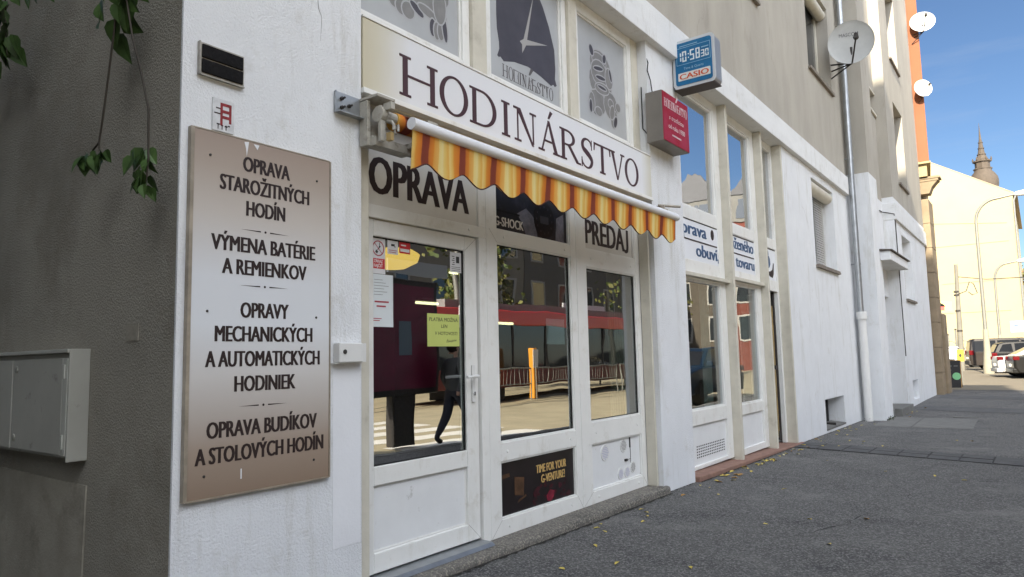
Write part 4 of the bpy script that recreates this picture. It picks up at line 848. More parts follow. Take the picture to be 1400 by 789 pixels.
# ------------------------------------------------------------------ satellite dishes
def dish(loc, nrm, r, label, wallpt, text=None, col=(.42, .43, .43)):
    loc = Vector(loc); nrm = Vector(nrm).normalized()
    t = thing('satellite_dish', label, 'satellite dish', tuple(loc), 'satellite dishes on the facades')
    side = Vector((0, 0, 1)).cross(nrm).normalized(); upv = nrm.cross(side)
    m = mat('dish_paint', col, .5, var=.12, vscale=4, bump=.05, bscale=20)
    mb = MB(); prof = [(r*k/8, .16*r*((k/8)**2-1)) for k in range(9)]; mb.lathe(loc, nrm, [(1e-6, prof[0][1])]+prof[1:]+[(r*1.012, .004), (r*1.012, -.012)]+[(p[0], p[1]-.012) for p in prof[::-1][:-1]]+[(1e-6, prof[0][1]-.012)], 40)
    build('reflector', mb, m, t, smooth=True)
    bot = loc-upv*r*.97; f = loc+nrm*r*.95+side*r*.18-upv*r*.05
    mb = MB(); mb.tube([bot, bot+nrm*r*.12, f], .014*r/.36, 8); build('feed_arm', mb, DKMET, t)
    mb = MB(); mb.tube([f-nrm*.05*r/.36, f+nrm*.05*r/.36], [.045*r/.36, .035*r/.36], 12); mb.tube([f+upv*.0, f+upv*.06*r/.36], .03*r/.36, 10); build('receiver', mb, DKMET, t)
    mb = MB(); bk = loc-nrm*.16*r*1.1-upv*.2*r
    w = Vector(wallpt)
    for d in (Vector((0, 0, .12)), Vector((0, .03, 0)), Vector((0, -.05, -.18))): mb.tube([bot-nrm*.05, w+d], .014*r/.36, 6)
    mb.tube([bot-nrm*.06, bk], .022*r/.36, 8); build('mount', mb, DKMET, t)
    if text:
        q = MB(); src = text_mb(text, 0, 0, .065, .34, 0, th=.001)
        c = loc+upv*r*.32-side*r*.08
        for v in src.v:
            u_ = v[1]-.17; w_ = v[2]; p = c+side*u_+upv*w_; rad = (p-loc).length; q.v.append(tuple(p+nrm*(.16*r*((rad/r)**2-1)+.002+v[0])))
        q.f = src.f; q.m = src.m; build('lettering', q, mat('grey_lettering', (.10, .10, .11), .6), t)
    return t
dish((.48, 14.6, 7.33), (.22, -1, -.12), .41, 'grey satellite dish with lettering in front of the downpipe', (.025, 14.95, 6.98), 'MASCOM')
dish((.84, 24.4, 11.40), (.22, -1, .25), .345, 'upper white sunlit satellite dish at the orange house corner', (.5, 24.58, 11.0), col=(.75, .74, .70))
dish((.72, 24.35, 9.30), (.75, -1, .1), .27, 'lower small white satellite dish at the orange house corner', (.55, 24.58, 9.1), col=(.75, .74, .70))

# ------------------------------------------------------------------ side alley: meter cabinet and vines
MC = thing('meter_cabinet', 'grey metal meter cabinet on the dark alley wall', 'cabinet', (-1.6, 1.5, .9))
GC = mat('grey_green_cabinet', (.37, .365, .325), .55, var=.12, vscale=3, stain=(.17, .165, .145), stain_scale=9, stain_lo=.6, stain_hi=.75)
mb = MB(); mb.box(-2.6, -.83, 1.495, 1.575, .915, 1.425); build('body', mb, GC, MC, bevel=.004)
mb = MB(); mb.box(-2.6, -.82, 1.47, 1.575, 1.426, 1.445); mb.box(-.829, -.815, 1.48, 1.575, .90, 1.445); build('frame', mb, GC, MC, bevel=.003)
for (a, b) in ((-1.53, -.90), (-2.55, -1.545)):
    mb = MB(); mb.box(a, b, 1.482, 1.495, .93, 1.40); d = build('door', mb, GC, MC, bevel=.003)
    mb = MB()
    for z in (.99, 1.35): mb.lathe((a+.05, 1.482, z), (0, -1, 0), [(.018, 0), (.018, .006), (.008, .008)], 12)
    build('lock', mb, mat('dull_lock', (.25, .25, .22), .5), d)
mb = MB(); mb.box(-.885, -.835, 1.478, 1.495, .93, 1.40); mb.box(-.87, -.85, 1.47, 1.478, .96, 1.03); mb.box(-.87, -.85, 1.47, 1.478, 1.30, 1.37); build('hinge_strip', mb, mat('lighter_strip', (.40, .40, .36), .5), MC, bevel=.002)
LEAFV = mat('dark_vine_leaf', (.065, .125, .03), .5, var=.4, vscale=14, col2=(.03, .06, .016), spec=.5); STEMM = mat('brown_vine_stem', (.035, .028, .02), .8)
def leaf(mb, p, d, s, w=.42, roll=0.0):
    d = Vector(d).normalized(); a = Vector((0, -1, 0)); sd = d.cross(a)
    if sd.length < .1: sd = Vector((1, 0, 0))
    sd.normalize(); nn = sd.cross(d); sd = (sd*math.cos(roll)+nn*math.sin(roll)); nn = sd.cross(d)
    p = Vector(p); prof = [(0, 0), (.12, .75), (.32, 1.0), (.55, .78), (.78, .38), (1, 0)]
    L = [p+d*s*t+sd*s*w*r+nn*s*.10*r-nn*s*.10*t*t for t, r in prof]; Rr = [p+d*s*t-sd*s*w*r+nn*s*.10*r-nn*s*.10*t*t for t, r in prof]; M_ = [p+d*s*t-nn*s*.10*t*t for t, r in prof]
    for i in range(5):
        if i == 0: mb.poly([M_[0], L[1], M_[1]]); mb.poly([M_[0], M_[1], Rr[1]])
        elif i == 4: mb.poly([M_[4], L[4], M_[5]]); mb.poly([M_[4], M_[5], Rr[4]])
        else: mb.poly([M_[i], L[i], L[i+1], M_[i+1]]); mb.poly([M_[i], M_[i+1], Rr[i+1], Rr[i]])
def vine(label, stems, clusters):
    p0 = stems[0][0]; t = thing('hanging_vine', label, 'vine', tuple(p0), 'vines hanging beside the alley wall')
    mb = MB()
    for s_ in stems: mb.tube(s_, [.0045]*(len(s_)-1)+[.002], 6)
    build('stem', mb, STEMM, t)
    mb = MB()
    for (c, n_, sp, sz) in clusters:
        for i in range(n_):
            cl_ = lambda v: max(-1.3*v, min(1.3*v, random.gauss(0, v))); p = Vector(c)+Vector((cl_(sp[0]), cl_(sp[1]), cl_(sp[2])))
            leaf(mb, p, (random.gauss(0, .45), random.gauss(0, .3), -1), sz*random.uniform(.7, 1.25), random.uniform(.34, .46), random.uniform(-.7, .7))
    build('foliage', mb, LEAFV, t, smooth=True); return t
vine('long vine strand with a leaf bunch beside the white corner', [[(-.22, 1.40, 3.3), (-.17, 1.40, 2.98), (-.10, 1.40, 2.78), (-.02, 1.40, 2.62), (.062, 1.40, 2.42), (.072, 1.40, 2.21), (.06, 1.40, 2.10)]], [((.03, 1.40, 2.20), 16, (.018, .03, .05), .085), ((.045, 1.40, 2.11), 5, (.012, .02, .02), .06)])
vine('second vine strand left of the longest one ending in a drooping leaf bunch', [[(-.27, 1.40, 3.3), (-.26, 1.40, 3.02), (-.28, 1.40, 2.86), (-.32, 1.40, 2.66), (-.36, 1.40, 2.48), (-.39, 1.40, 2.37), (-.45, 1.40, 2.345), (-.47, 1.40, 2.31)], [(-.39, 1.40, 2.37), (-.385, 1.40, 2.33)]], [((-.455, 1.40, 2.32), 12, (.035, .03, .02), .09), ((-.39, 1.40, 2.33), 6, (.018, .02, .02), .08), ((-.25, 1.40, 3.06), 14, (.055, .05, .07), .12), ((-.17, 1.40, 3.08), 4, (.03, .03, .04), .10), ((-.31, 1.40, 2.92), 3, (.02, .03, .03), .12)])
vine('leafy vine hanging at the top left of the alley wall', [[(-1.62, 1.38, 3.9), (-1.60, 1.38, 3.45), (-1.57, 1.38, 3.25), (-1.53, 1.38, 3.10)]], [((-1.62, 1.38, 3.42), 8, (.06, .05, .08), .14), ((-1.57, 1.38, 3.28), 9, (.04, .04, .07), .14), ((-1.53, 1.38, 3.16), 5, (.03, .03, .05), .12), ((-1.9, 1.38, 3.3), 12, (.12, .05, .12), .14)])
vine('short vine tip with three dark leaves beside the top left bunch', [[(-1.10, 1.38, 3.9), (-1.12, 1.38, 3.5), (-1.15, 1.38, 3.38)], [(-1.12, 1.38, 3.5), (-1.24, 1.38, 3.42)]], [((-1.12, 1.38, 3.42), 4, (.03, .03, .05), .14), ((-1.27, 1.38, 3.42), 3, (.04, .03, .03), .13)])

# ------------------------------------------------------------------ stickers and papers on the shop glass
def flat(name, label, cat, x, y0, y1, z0, z1, m, parts=(), th=.0015):
    t = thing(name, label, cat, (x, (y0+y1)/2, z0)); mb = MB(); mb.box(x, x+th, y0, y1, z0, z1); build('sheet', mb, m, t)
    for n_, q, mm in parts: build(n_, q, mm, t)
    return t
SW_ = mat('white_sticker', (.66, .66, .68), .4); SR_ = mat('red_sticker', (.50, .025, .03), .4); PAPER = mat('white_paper', (.62, .66, .68), .7, var=.05); NOTE = mat('yellow_green_paper', (.50, .56, .16), .7, var=.06); INK = mat('ink', (.03, .03, .03), .6); REDINK = mat('red_ink', (.35, .05, .07), .6); WINK = mat('white_ink', (.7, .7, .7), .5)
GX = -.1968
def circ_ring(y, z, r, t_, x):
    q = MB(); n_ = 26
    for i in range(n_):
        a = 2*math.pi*i/n_; b = 2*math.pi*(i+1)/n_
        q.prism([(y+r*math.cos(a), z+r*math.sin(a)), (y+r*math.cos(b), z+r*math.sin(b)), (y+(r-t_)*math.cos(b), z+(r-t_)*math.sin(b)), (y+(r-t_)*math.cos(a), z+(r-t_)*math.sin(a))], x, x+.0006)
    q.prism([(y-r*.72, z+r*.66), (y-r*.66, z+r*.72), (y+r*.72, z-r*.66), (y+r*.66, z-r*.72)], x+.0007, x+.0012); return q
fx = GX+.0017
cig = MB(); cig.prism([(2.890, 2.010), (2.905, 1.998), (2.915, 2.012), (2.900, 2.024)], fx, fx+.0005); cig.prism([(2.912, 2.02), (2.935, 2.045), (2.930, 2.05), (2.908, 2.026)], fx, fx+.0005); cig.prism([(2.92, 2.04), (2.926, 2.07), (2.93, 2.07), (2.925, 2.04)], fx, fx+.0005)
redb = MB(); redb.box(fx, fx+.0006, 2.862, 2.968, 1.908, 1.970)
wt = text_mb('ZÁKAZ', 2.915, 1.945, .018, .07, fx+.0007, bold=.03, th=.0005, align='C'); add(wt, text_mb('FAJČIŤ', 2.915, 1.917, .018, .07, fx+.0007, bold=.03, th=.0005, align='C'))
flat('warning_sticker', 'no smoking sticker at the top left of the door glass', 'sticker', GX, 2.858, 2.972, 1.878, 2.098, SW_, [('symbol', circ_ring(2.915, 2.032, .048, .007, fx+.0006), REDINK), ('print', cig, INK), ('red_field', redb, SR_), ('lettering', wt, WINK)])
pr_ = MB(); pr_.box(fx, fx+.0005, 3.022, 3.052, 2.058, 2.072); pr_.box(fx, fx+.0005, 3.05, 3.058, 2.052, 2.06)
pk = MB(); pk.box(fx, fx+.0005, 3.00, 3.07, 2.030, 2.034); pk.box(fx, fx+.0005, 3.005, 3.065, 2.018, 2.022)
flat('camera_sticker', 'small white camera surveillance sticker right of the no smoking sticker', 'sticker', GX, 2.992, 3.080, 2.008, 2.097, SW_, [('symbol', pr_, INK), ('print', pk, REDINK)])
wk = MB(); wk.box(fx, fx+.0005, 3.10, 3.18, 2.033, 2.052)
bl_ = MB(); bl_.box(fx, fx+.0005, 3.098, 3.183, 2.022, 2.03); bl_.box(fx, fx+.0005, 3.098, 3.183, 2.055, 2.058)
wl_ = MB(); wl_.box(fx, fx+.0005, 3.105, 3.15, 2.07, 2.078)
flat('alarm_sticker', 'small red and white sticker third in the row on the door glass', 'sticker', GX, 3.093, 3.187, 2.022, 2.096, SR_, [('white_field', wk, WINK), ('print', wl_, WINK)])
ck = MB()
for i in range(5): ck.box(fx, fx+.0005, 3.585+(i % 2)*.01, 3.612, 1.995+i*.014, 2.0+i*.014)
ck.box(fx, fx+.0005, 3.628, 3.66, 2.01, 2.055)
for i in range(3): ck.box(fx, fx+.0005, 3.58, 3.67, 1.955+i*.012, 1.958+i*.012)
flat('price_card', 'white card with barcode print at the top right of the door glass', 'sticker', GX, 3.568, 3.682, 1.944, 2.082, SW_, [('print', ck, INK)])
pk = MB()
for i in range(6): pk.box(fx, fx+.0005, 2.88, 2.95+(i*37 % 5)*.012, 1.84-i*.018, 1.842-i*.018)
rk = MB(); rk.box(fx, fx+.0005, 2.885, 3.0, 1.703, 1.713); rk.box(fx, fx+.0005, 2.90, 2.975, 1.676, 1.686); rk2 = MB(); rk2.box(fx, fx+.0005, 2.875, 2.94, 1.604, 1.609); rk2.box(fx, fx+.0005, 2.875, 2.925, 1.592, 1.597)
flat('notice_paper', 'white notice paper with red typed lines at the left edge of the door glass', 'paper', GX, 2.858, 3.036, 1.557, 1.875, PAPER, [('print', pk, INK), ('red_lines', rk, REDINK), ('signature', rk2, REDINK)])
tk = text_mb('PLATBA MOŽNÁ', 3.355, 1.605, .024, .28, fx, th=.0005, shear=.12); add(tk, text_mb('LEN', 3.50, 1.562, .022, .06, fx, th=.0005, align='C', shear=.1)); add(tk, text_mb('V HOTOVOSTI', 3.41, 1.515, .022, .22, fx, th=.0005, shear=.15)); add(tk, text_mb('Ďakujeme', 3.52, 1.465, .016, .10, fx, th=.0005, shear=.3, slope=.1))
flat('handwritten_note', 'yellow green note with handwriting stuck on the door glass', 'paper', GX, 3.338, 3.652, 1.440, 1.655, NOTE, [('lettering', tk, INK)])
flat('blank_paper', 'pale blank paper hanging inside the middle pane', 'paper', -.200, 4.72, 4.99, 1.458, 1.664, mat('pale_blue_paper', (.42, .50, .54), .8))
# round perforated stickers on the panel under the right window
HOL = mat('lilac_print', (.30, .31, .50), .5); HOLK = mat('dark_mesh_print', (.05, .05, .055), .5)
for (y, z, rad, mm, lab) in ((5.555, .505, .072, HOL, 'largest round mesh sticker on the panel under the right window'), (5.90, .53, .062, HOLK, 'dark round mesh sticker at the top of the panel under the right window'), (5.83, .285, .052, HOL, 'left of three small round mesh stickers low on the panel'), (5.955, .285, .052, HOL, 'middle of three small round mesh stickers low on the panel'), (6.075, .315, .052, HOLK, 'dark right one of three small round mesh stickers low on the panel')):
    t = thing('mesh_sticker', lab, 'sticker', (-.175, y, z-rad), 'round mesh stickers'); mb = MB(); mb.lathe((-.176, y, z), (1, 0, 0), [(rad, 0), (rad, .005), (rad*.97, .006)], 26); build('disc', mb, WPLAST, t)
    mb = MB(); st = rad/5
    for i in range(-4, 5):
        for j in range(-4, 5):
            if i*i+j*j < 17: mb.prism(sc_(y+i*st, z+j*st, st*.33, st*.33, 6), -.1699, -.1692)
    build('perforation', mb, mm, t)
mb = MB(); mb.box(-.176, -.168, 6.02, 6.035, .50, .60); mb.tube([(-.17, 6.028, .5), (-.17, 6.028, .36)], .0025, 6); mb.box(-.176, -.16, 5.915, 5.955, .385, .405); mb.tube([(-.168, 5.955, .395), (-.168, 6.025, .398)], .002, 6)
tag(build('wall_sensor', mb, DKMET), 'small dark contact with thin wire between the mesh stickers', 'sensor')

# ------------------------------------------------------------------ lamps inside the watch shop
LMP = mat('glowing_yellow_shade', (.6, .42, .08), .5, emit=(1.0, .62, .12), estr=.75)
t = thing('pendant_lamp', 'yellow glowing lamp shade inside behind the top of the door glass', 'lamp', (-1.2, 4.0, 2.10)); mb = MB(); mb.lathe((-1.2, 4.0, 2.12), (0, 0, 1), [(.10, -.02), (.20, .03), (.22, .09), (.16, .13), (.03, .15)], 24); build('lamp_shade', mb, LMP, t, smooth=True); mb = MB(); mb.tube([(-1.2, 4.0, 2.26), (-1.2, 4.0, 3.3)], .006, 6); build('cord', mb, DKMET, t)
TUB = mat('lit_tube', (.8, .8, .7), .5, emit=(1.0, .88, .5), estr=1.6)
for (y, x, z, lab) in ((5.24, -2.0, 1.93, 'lit fluorescent tube seen through the door glass'), (7.2-1.0, -2.4, 2.35, 'lit fluorescent tube seen through the middle pane, upper one'), (6.4, -1.9, 1.75, 'lit fluorescent tube seen through the middle pane, lower one')):
    t = thing('tube_lamp', lab, 'lamp', (x, y, z)); mb = MB(); mb.tube([(x, y-.16, z), (x, y+.16, z)], .014, 8); build('tube', mb, TUB, t); mb = MB(); mb.box(x-.04, x+.04, y-.18, y+.18, z+.02, z+.05); build('housing', mb, DKMET, t)

# ------------------------------------------------------------------ fallen leaves
LM = [mat('yellow_leaf', (.58, .46, .10), .7, var=.2, vscale=30), mat('pale_leaf', (.62, .56, .34), .7), mat('brown_leaf', (.30, .17, .05), .7)]
protos = []
for k in range(6):
    mb = MB(); s = random.uniform(.027, .043); w = s*random.uniform(.4, .6); c = random.uniform(.1, .4)*s
    mb.faces([(0, -s, 0), (w, -.2*s, c), (.6*w, .7*s, c*.6), (0, s, .1*c), (-.7*w, .6*s, c*.7), (-w, -.3*s, c), (0, 0, .002)], [(0, 1, 6), (1, 2, 6), (2, 3, 6), (3, 4, 6), (4, 5, 6), (5, 0, 6)])
    me = bpy.data.meshes.new('fallen_leaf'); me.from_pydata(mb.v, [], mb.f); me.materials.append(LM[k % 3 if k < 4 else 0]); protos.append(me)
def drop(x, y, k=None, s=1.0, zoff=0.0):
    k = random.randrange(6) if k is None else k
    o = bpy.data.objects.new('fallen_leaf', protos[k]); C.objects.link(o); o.location = (x, y, gz(y)+.006+zoff); o.rotation_euler = (random.uniform(-.2, .2), random.uniform(-.2, .2), random.uniform(0, 6.28)); o.scale = (s, s, s)
    tag(o, 'small fallen autumn leaf lying on the grey pavement', 'leaf', 'fallen leaves on the pavement')
for i in range(34): drop(.07+abs(random.gauss(0, .12)), random.uniform(7.2, 11.6))
for i in range(10): drop(.12+abs(random.gauss(0, .05)), random.uniform(8.6, 9.2), 0, 1.15)
for i in range(16): drop(.06+abs(random.gauss(0, .12)), random.uniform(11.5, 15.3), None, .9)
for i in range(10): drop(.48+abs(random.gauss(0, .15)), random.uniform(16.6, 19.5), None, 1.0)
for i in range(10): drop(.12+abs(random.gauss(0, .14)), random.uniform(4.2, 7.0), None, .8)
for i in range(22): drop(random.uniform(.2, 2.3), random.uniform(3.6, 13), None, .8)

# ------------------------------------------------------------------ orange neighbour and things beyond
ORG = mat('orange_render', (.27, .105, .055), .9, var=.08, vscale=2, bump=.2, bscale=50); STONE = mat('tan_sandstone', (.27, .21, .14), .9, var=.2, vscale=3, bump=.4, bscale=30, stain=(.19, .15, .105), stain_scale=2.5); YEL = mat('yellow_cream_render', (.38, .30, .17), .9, var=.1, vscale=3)
N = thing('corner_house', 'orange rendered corner house with stone pilaster base beyond the white building', 'building', (-2, 30, 0))
mb = MB(); mb.prism([(-9, 24.55), (.70, 24.55), (.15, 29.5), (-9, 29.5)], 7.06, 14, 'z'); build('upper_wall', mb, ORG, N)
mb = MB(); mb.prism([(-9, 24.6), (.62, 24.6), (.1, 29.5), (-9, 29.5)], 6.62, 7.0, 'z'); mb.prism([(-9, 24.5), (.74, 24.5), (.2, 29.52), (-9, 29.52)], 7.0, 7.057, 'z'); build('frieze', mb, YEL, N)
mb = MB(); mb.box(.0, .88, 24.70, 25.2, 6.48, 6.62); mb.prism([(.0, 6.1), (.62, 6.1), (.70, 6.3), (.86, 6.48), (.0, 6.48)], 24.72, 25.18, 'y'); mb.box(.0, .93, 24.68, 25.22, 6.55, 6.60); build('cornice', mb, STONE, N)
mb = MB()
for i in range(8):
    z0 = -.1+i*.75; mb.box(-.3, .60, 24.48, 25.55, z0, z0+.742)
mb.prism([(-9, 25.6), (.44, 25.6), (.1, 29.5), (-9, 29.5)], -.1, 6.6, 'z'); build('stone_pier', mb, STONE, N, bevel=.012)
mb = MB(); mb.box(.0, .68, 25.2, 26.0, -.1, 2.42); build('stone_plinth', mb, STONE, N, bevel=.02)
mb = MB(); mb.box(-9.2, .72, 24.5, 27, 14, 14.3); build('roof', mb, GREYM, N)

# gable house
GAB = mat('pale_cream_gable_render', (.42, .36, .215), .9, var=.06, vscale=.4, bump=.1, bscale=5)
G = thing('gable_house', 'tall pale cream house with blank sunlit gable at the end of the street', 'building', (-6, 97, 0))
mb = MB(); mb.prism([(-15, 0), (1.9, 0), (1.95, 16.6), (-5.6, 21.4), (-15, 15.3)], 85, 110, 'y'); build('wall', mb, GAB, G)
mb = MB(); LINE = mat('grey_joint_line', (.30, .26, .19), .9)
for (xa, za, xb, zb) in ((-5.9, 14.5, 1.3, 13.7), (-5.9, 11.9, 1.3, 11.9), (-4.6, 8.0, .5, 8.1), (-5.0, 5.0, 1.0, 5.0)): mb.prism([(xa, za-.035), (xb, zb-.035), (xb, zb+.035), (xa, za+.035)], 84.96, 84.999, 'y')
build('joint_line', mb, LINE, G)
mb = MB(); mb.prism([(1.96, 16.35), (2.35, 16.30), (2.35, 16.5), (1.95, 16.75), (-5.6, 21.52), (-15.3, 15.3), (-15.3, 15.1), (-5.6, 21.41), (1.90, 16.66)], 85.02, 110.2, 'y'); build('roof', mb, mat('faded_tile', (.35, .28, .2), .9, var=.2, vscale=2), G)
mb = MB(); mb.tube([(2.0, 84.9, 0), (2.0, 84.9, 15.8), (2.2, 84.9, 16.3)], .08, 8); build('drainpipe', mb, GREYM, G)

# church spire
CH = thing('church_tower', 'grey brown onion dome church spire behind the cream gable', 'church', (-4.7, 200, 0))
COP = mat('weathered_dome_sheet', (.085, .066, .05), .8, var=.25, vscale=1.2)
mb = MB(); mb.box(-7.4, -2.0, 197.3, 202.7, 0, 37.5); build('tower_wall', mb, YEL, CH)
mb = MB(); mb.lathe((-4.7, 200, 0), (0, 0, 1), [(2.9, 37.5), (2.75, 38.6), (2.95, 39.8), (3.0, 40.8), (2.85, 41.7), (2.35, 42.6), (1.85, 43.2), (1.75, 43.7)], 16); build('dome', mb, COP, CH, smooth=True)
mb = MB(); mb.lathe((-4.7, 200, 0), (0, 0, 1), [(1.95, 43.7), (1.95, 44.0), (1.55, 44.1), (1.55, 45.4), (1.95, 45.5), (1.95, 45.8), (1.25, 46.2), (.8, 47.3), (.55, 48.8), (.40, 50.2), (.26, 51.2), (.10, 53.6), (.02, 55.2)], 8); build('lantern', mb, COP, CH)
mb = MB()
for k in range(6):
    a = k*math.pi/3; x, y = -4.7+1.85*math.cos(a), 200+1.85*math.sin(a); mb.lathe((x, y, 45.8), (0, 0, 1), [(.16, 0), (.2, .4), (.05, .9)], 8)
for (z, r) in ((47.3, .95), (48.8, .68), (50.2, .52)): mb.lathe((-4.7, 200, z), (0, 0, 1), [(r, 0), (r, .18)], 10)
build('finial', mb, COP, CH)
mb = MB(); mb.lathe((-13.4, 200, 0), (0, 0, 1), [(.8, 30), (.8, 40.5), (.35, 42), (.08, 44.5), (.02, 46.2)], 8); tag(build('roof_spike', mb, COP), 'small dark pointed turret left of the onion dome', 'turret')

# lamps and poles
CONC = mat('pale_concrete', (.30, .28, .22), .9, var=.1, vscale=3); POLE = mat('grey_pole_paint', (.22, .22, .20), .5, metal=.3)
def lamp(x, y, base_h, h, reach, label, rb):
    t = thing('street_lamp', label, 'street lamp', (x, y, 0), 'street lamps')
    mb = MB(); mb.lathe((x, y, 0), (0, 0, 1), [(rb*1.02, 0), (rb, .3), (rb*.62, base_h*.55), (rb*.5, base_h), (.0001, base_h+.05)], 14); build('base', mb, CONC, t, smooth=True)
    pts = [(x, y, base_h-.1), (x, y, h-1.2)]+[(x+reach*.55*(1-math.cos(a)), y, h-1.2+1.15*math.sin(a)) for a in [k*math.pi/16 for k in range(1, 9)]]+[(x+reach, y, h+.05)]
    mb = MB(); mb.tube(pts, [.095]+[.07]*(len(pts)-2)+[.045], 10); build('pole', mb, POLE, t, smooth=True)
    mb = MB(); mb.lathe((x+reach-.1, y, h+.06), (1, 0, .03), [(.05, 0), (.13, .12), (.16, .45), (.10, .85), (.02, .95)], 12); build('lamp_head', mb, mat('pale_lamp_head', (.62, .62, .6), .4), t, smooth=True)
lamp(.74, 44.8, 2.3, 9.25, 1.85, 'nearest tall street lamp with thick pale concrete foot', .25)
lamp(.79, 60, 2.2, 7.25, 1.45, 'farther shorter street lamp behind the first', .22)
t = thing('utility_pole', 'concrete utility pole with cable clamps left of the street lamps', 'pole', (-.85, 50, 0))
mb = MB(); mb.tube([(-.85, 50, -.1), (-.78, 50, 3.2), (-.72, 50, 6.4)], [.17, .13, .09], 10); build('shaft', mb, mat('grey_concrete_pole', (.20, .19, .16), .9, var=.15, vscale=3), t, smooth=True)
mb = MB()
for z in (4.55, 4.75, 3.6, 2.4): mb.tube([(-.80, 50, z-.05), (-.80, 50, z+.05)], .15, 10)
build('clamp', mb, DKMET, t)
mb = MB(); mb.tube([(-.7, 49.9, 4.6), (-.3, 49.9, 4.75), (-.1, 49.9, 5.3), (.1, 49.9, 5.15), (.25, 49.9, 4.6), (.0, 49.9, 4.5), (-.2, 49.9, 4.7)], .025, 6); build('cable_loop', mb, DKMET, t)
mb = MB(); mb.tube([(-.7, 50, 5.65), (.8, 49, 5.3), (3, 47, 5.1), (9, 44, 5.4)], .022, 6); tag(build('overhead_cable', mb, DKMET), 'overhead cable stretching from the utility pole to the right', 'cable')
# bicycle hoops
t = thing('bike_rack', 'row of thin steel hoops behind the parked van', 'bike rack', (-.5, 60, 0)); 
for k in range(5):
    mb = MB(); x = -2.2+k*.85; mb.tube([(x+.38*math.cos(a), 60, 1.5+.40*math.sin(a)) for a in [math.pi*q/10 for q in range(11)]], .03, 6); mb.tube([(x-.38, 60, 0), (x-.38, 60, 1.5)], .03, 6); mb.tube([(x+.38, 60, 0), (x+.38, 60, 1.5)], .03, 6); build('hoop', mb, POLE, t)
# posts behind the a-board
for (x, y, h) in ((-.55, 40, 2.0), (-.22, 40, 2.25)):
    t = thing('bollard_post', 'thin grey post behind the pavement board, %s one' % ('shorter' if h < 2.1 else 'taller'), 'post', (x, y, 0)); mb = MB(); mb.tube([(x, y, -.05), (x, y, h)], .04, 8); build('shaft', mb, POLE, t); mb = MB(); mb.lathe((x, y, h), (0, 0, 1), [(.055, 0), (.055, .03), (.01, .06)], 8); build('cap', mb, DKMET, t)
t = thing('white_cabinet', 'white street cabinet behind the black pavement board', 'cabinet', (.05, 33, 0)); mb = MB(); mb.box(.0, .36, 32.8, 33.3, .0, 1.36); build('body', mb, mat('bluish_white_cabinet', (.62, .66, .74), .5), t, bevel=.04); mb = MB(); mb.box(-.03, .39, 32.77, 33.33, 1.365, 1.42); build('lid', mb, WPLAST, t, bevel=.01)
t = thing('yellow_sign', 'small yellow sign on a post right behind the pavement board', 'sign', (.36, 32.5, 0)); mb = MB(); mb.box(.36, .58, 32.49, 32.51, .85, 1.30); build('plate', mb, mat('yellow_paint', (.70, .50, .04), .5), t); mb = MB(); mb.tube([(.47, 32.53, -.05), (.47, 32.53, 1.3)], .025, 8); build('post', mb, POLE, t); mb = MB(); mb.prism(sc_(.47, 1.08, .05, .07, 10), 32.484, 32.489, 'y'); build('print', mb, INK, t)
# A-board
AB = thing('pavement_board', 'black pavement sandwich board with wooden rim and green disc', 'sign', (.48, 29, 0))
tl = R(9)
mb = MB(); mb.prism([(28.80, .0), (28.86, .0), (29.02, .93), (28.985, .93)], .24, .72, 'x')
build('front_panel', mb, mat('blackboard', (.018, .018, .02), .6, var=.2), AB)
mb = MB(); mb.prism([(29.24, .0), (29.18, .0), (29.03, .93), (29.065, .93)], .24, .72, 'x'); build('back_panel', mb, BLKP, AB)
mb = MB(); mb.prism([(28.978, .84), (28.988, .83), (29.03, .95), (28.995, .95)], .225, .735, 'x'); mb.prism([(28.785, .0), (28.80, .0), (28.985, .86), (28.970, .86)], .225, .25, 'x'); mb.prism([(28.785, .0), (28.80, .0), (28.985, .86), (28.970, .86)], .71, .735, 'x'); build('wooden_rim', mb, mat('tan_wood', (.42, .26, .12), .6), AB)
mb = MB(); mb.box(.40, .56, 28.99, 29.06, .945, .985); build('handle', mb, DKMET, AB)
q = MB()
for k in range(24):
    a, b = 2*math.pi*k/24, 2*math.pi*(k+1)/24
    f = lambda r, a_: (.59+r*math.cos(a_), 28.792+(.40+r*math.sin(a_))*.198, .40+r*math.sin(a_))
    q.poly([f(0, a), f(.125, a), f(.125, b)])
build('green_disc', q, mat('mint_green', (.20, .50, .25), .6), AB)
q = MB()
for i, (za, xa, xb) in enumerate(((.74, .30, .46), (.74, .52, .64), (.66, .30, .42), (.60, .30, .44), (.53, .30, .41), (.46, .30, .42), (.39, .30, .40))):
    q.faces([(xa, 28.795+za*.198-.004, za), (xb, 28.795+za*.198-.004, za), (xb, 28.795+(za+.018)*.198-.004, za+.018), (xa, 28.795+(za+.018)*.198-.004, za+.018)], [(0, 1, 2, 3)])
build('chalk_lines', q, mat('chalk', (.25, .25, .25), .8), AB)
# projecting picture sign
t = thing('projecting_sign', 'small yellow projecting sign with black and red shape on the stone corner', 'sign', (.35, 29.4, 2.65))
mb = MB(); mb.prism([(.05, 2.68), (.60, 2.68), (.60, 3.02), (.05, 3.10)], 29.36, 29.40, 'y'); build('plate', mb, mat('pale_yellow_sign', (.72, .58, .25), .5), t)
mb = MB(); mb.prism([(-.02, 2.92), (.10, 2.78), (.25, 2.74), (.38, 2.86), (.33, 2.93), (.20, 3.0), (.17, 3.14), (.08, 3.18), (.0, 3.10)], 29.352, 29.359, 'y'); build('black_print', mb, BLKP, t)
mb = MB(); mb.prism([(.12, 2.72), (.36, 2.72), (.36, 2.84), (.22, 2.86)], 29.345, 29.351, 'y'); build('red_print', mb, mat('red_pink_print', (.60, .10, .09), .5), t)
mb = MB(); mb.box(-.3, .06, 29.37, 29.39, 3.05, 3.09); build('bracket', mb, DKMET, t)

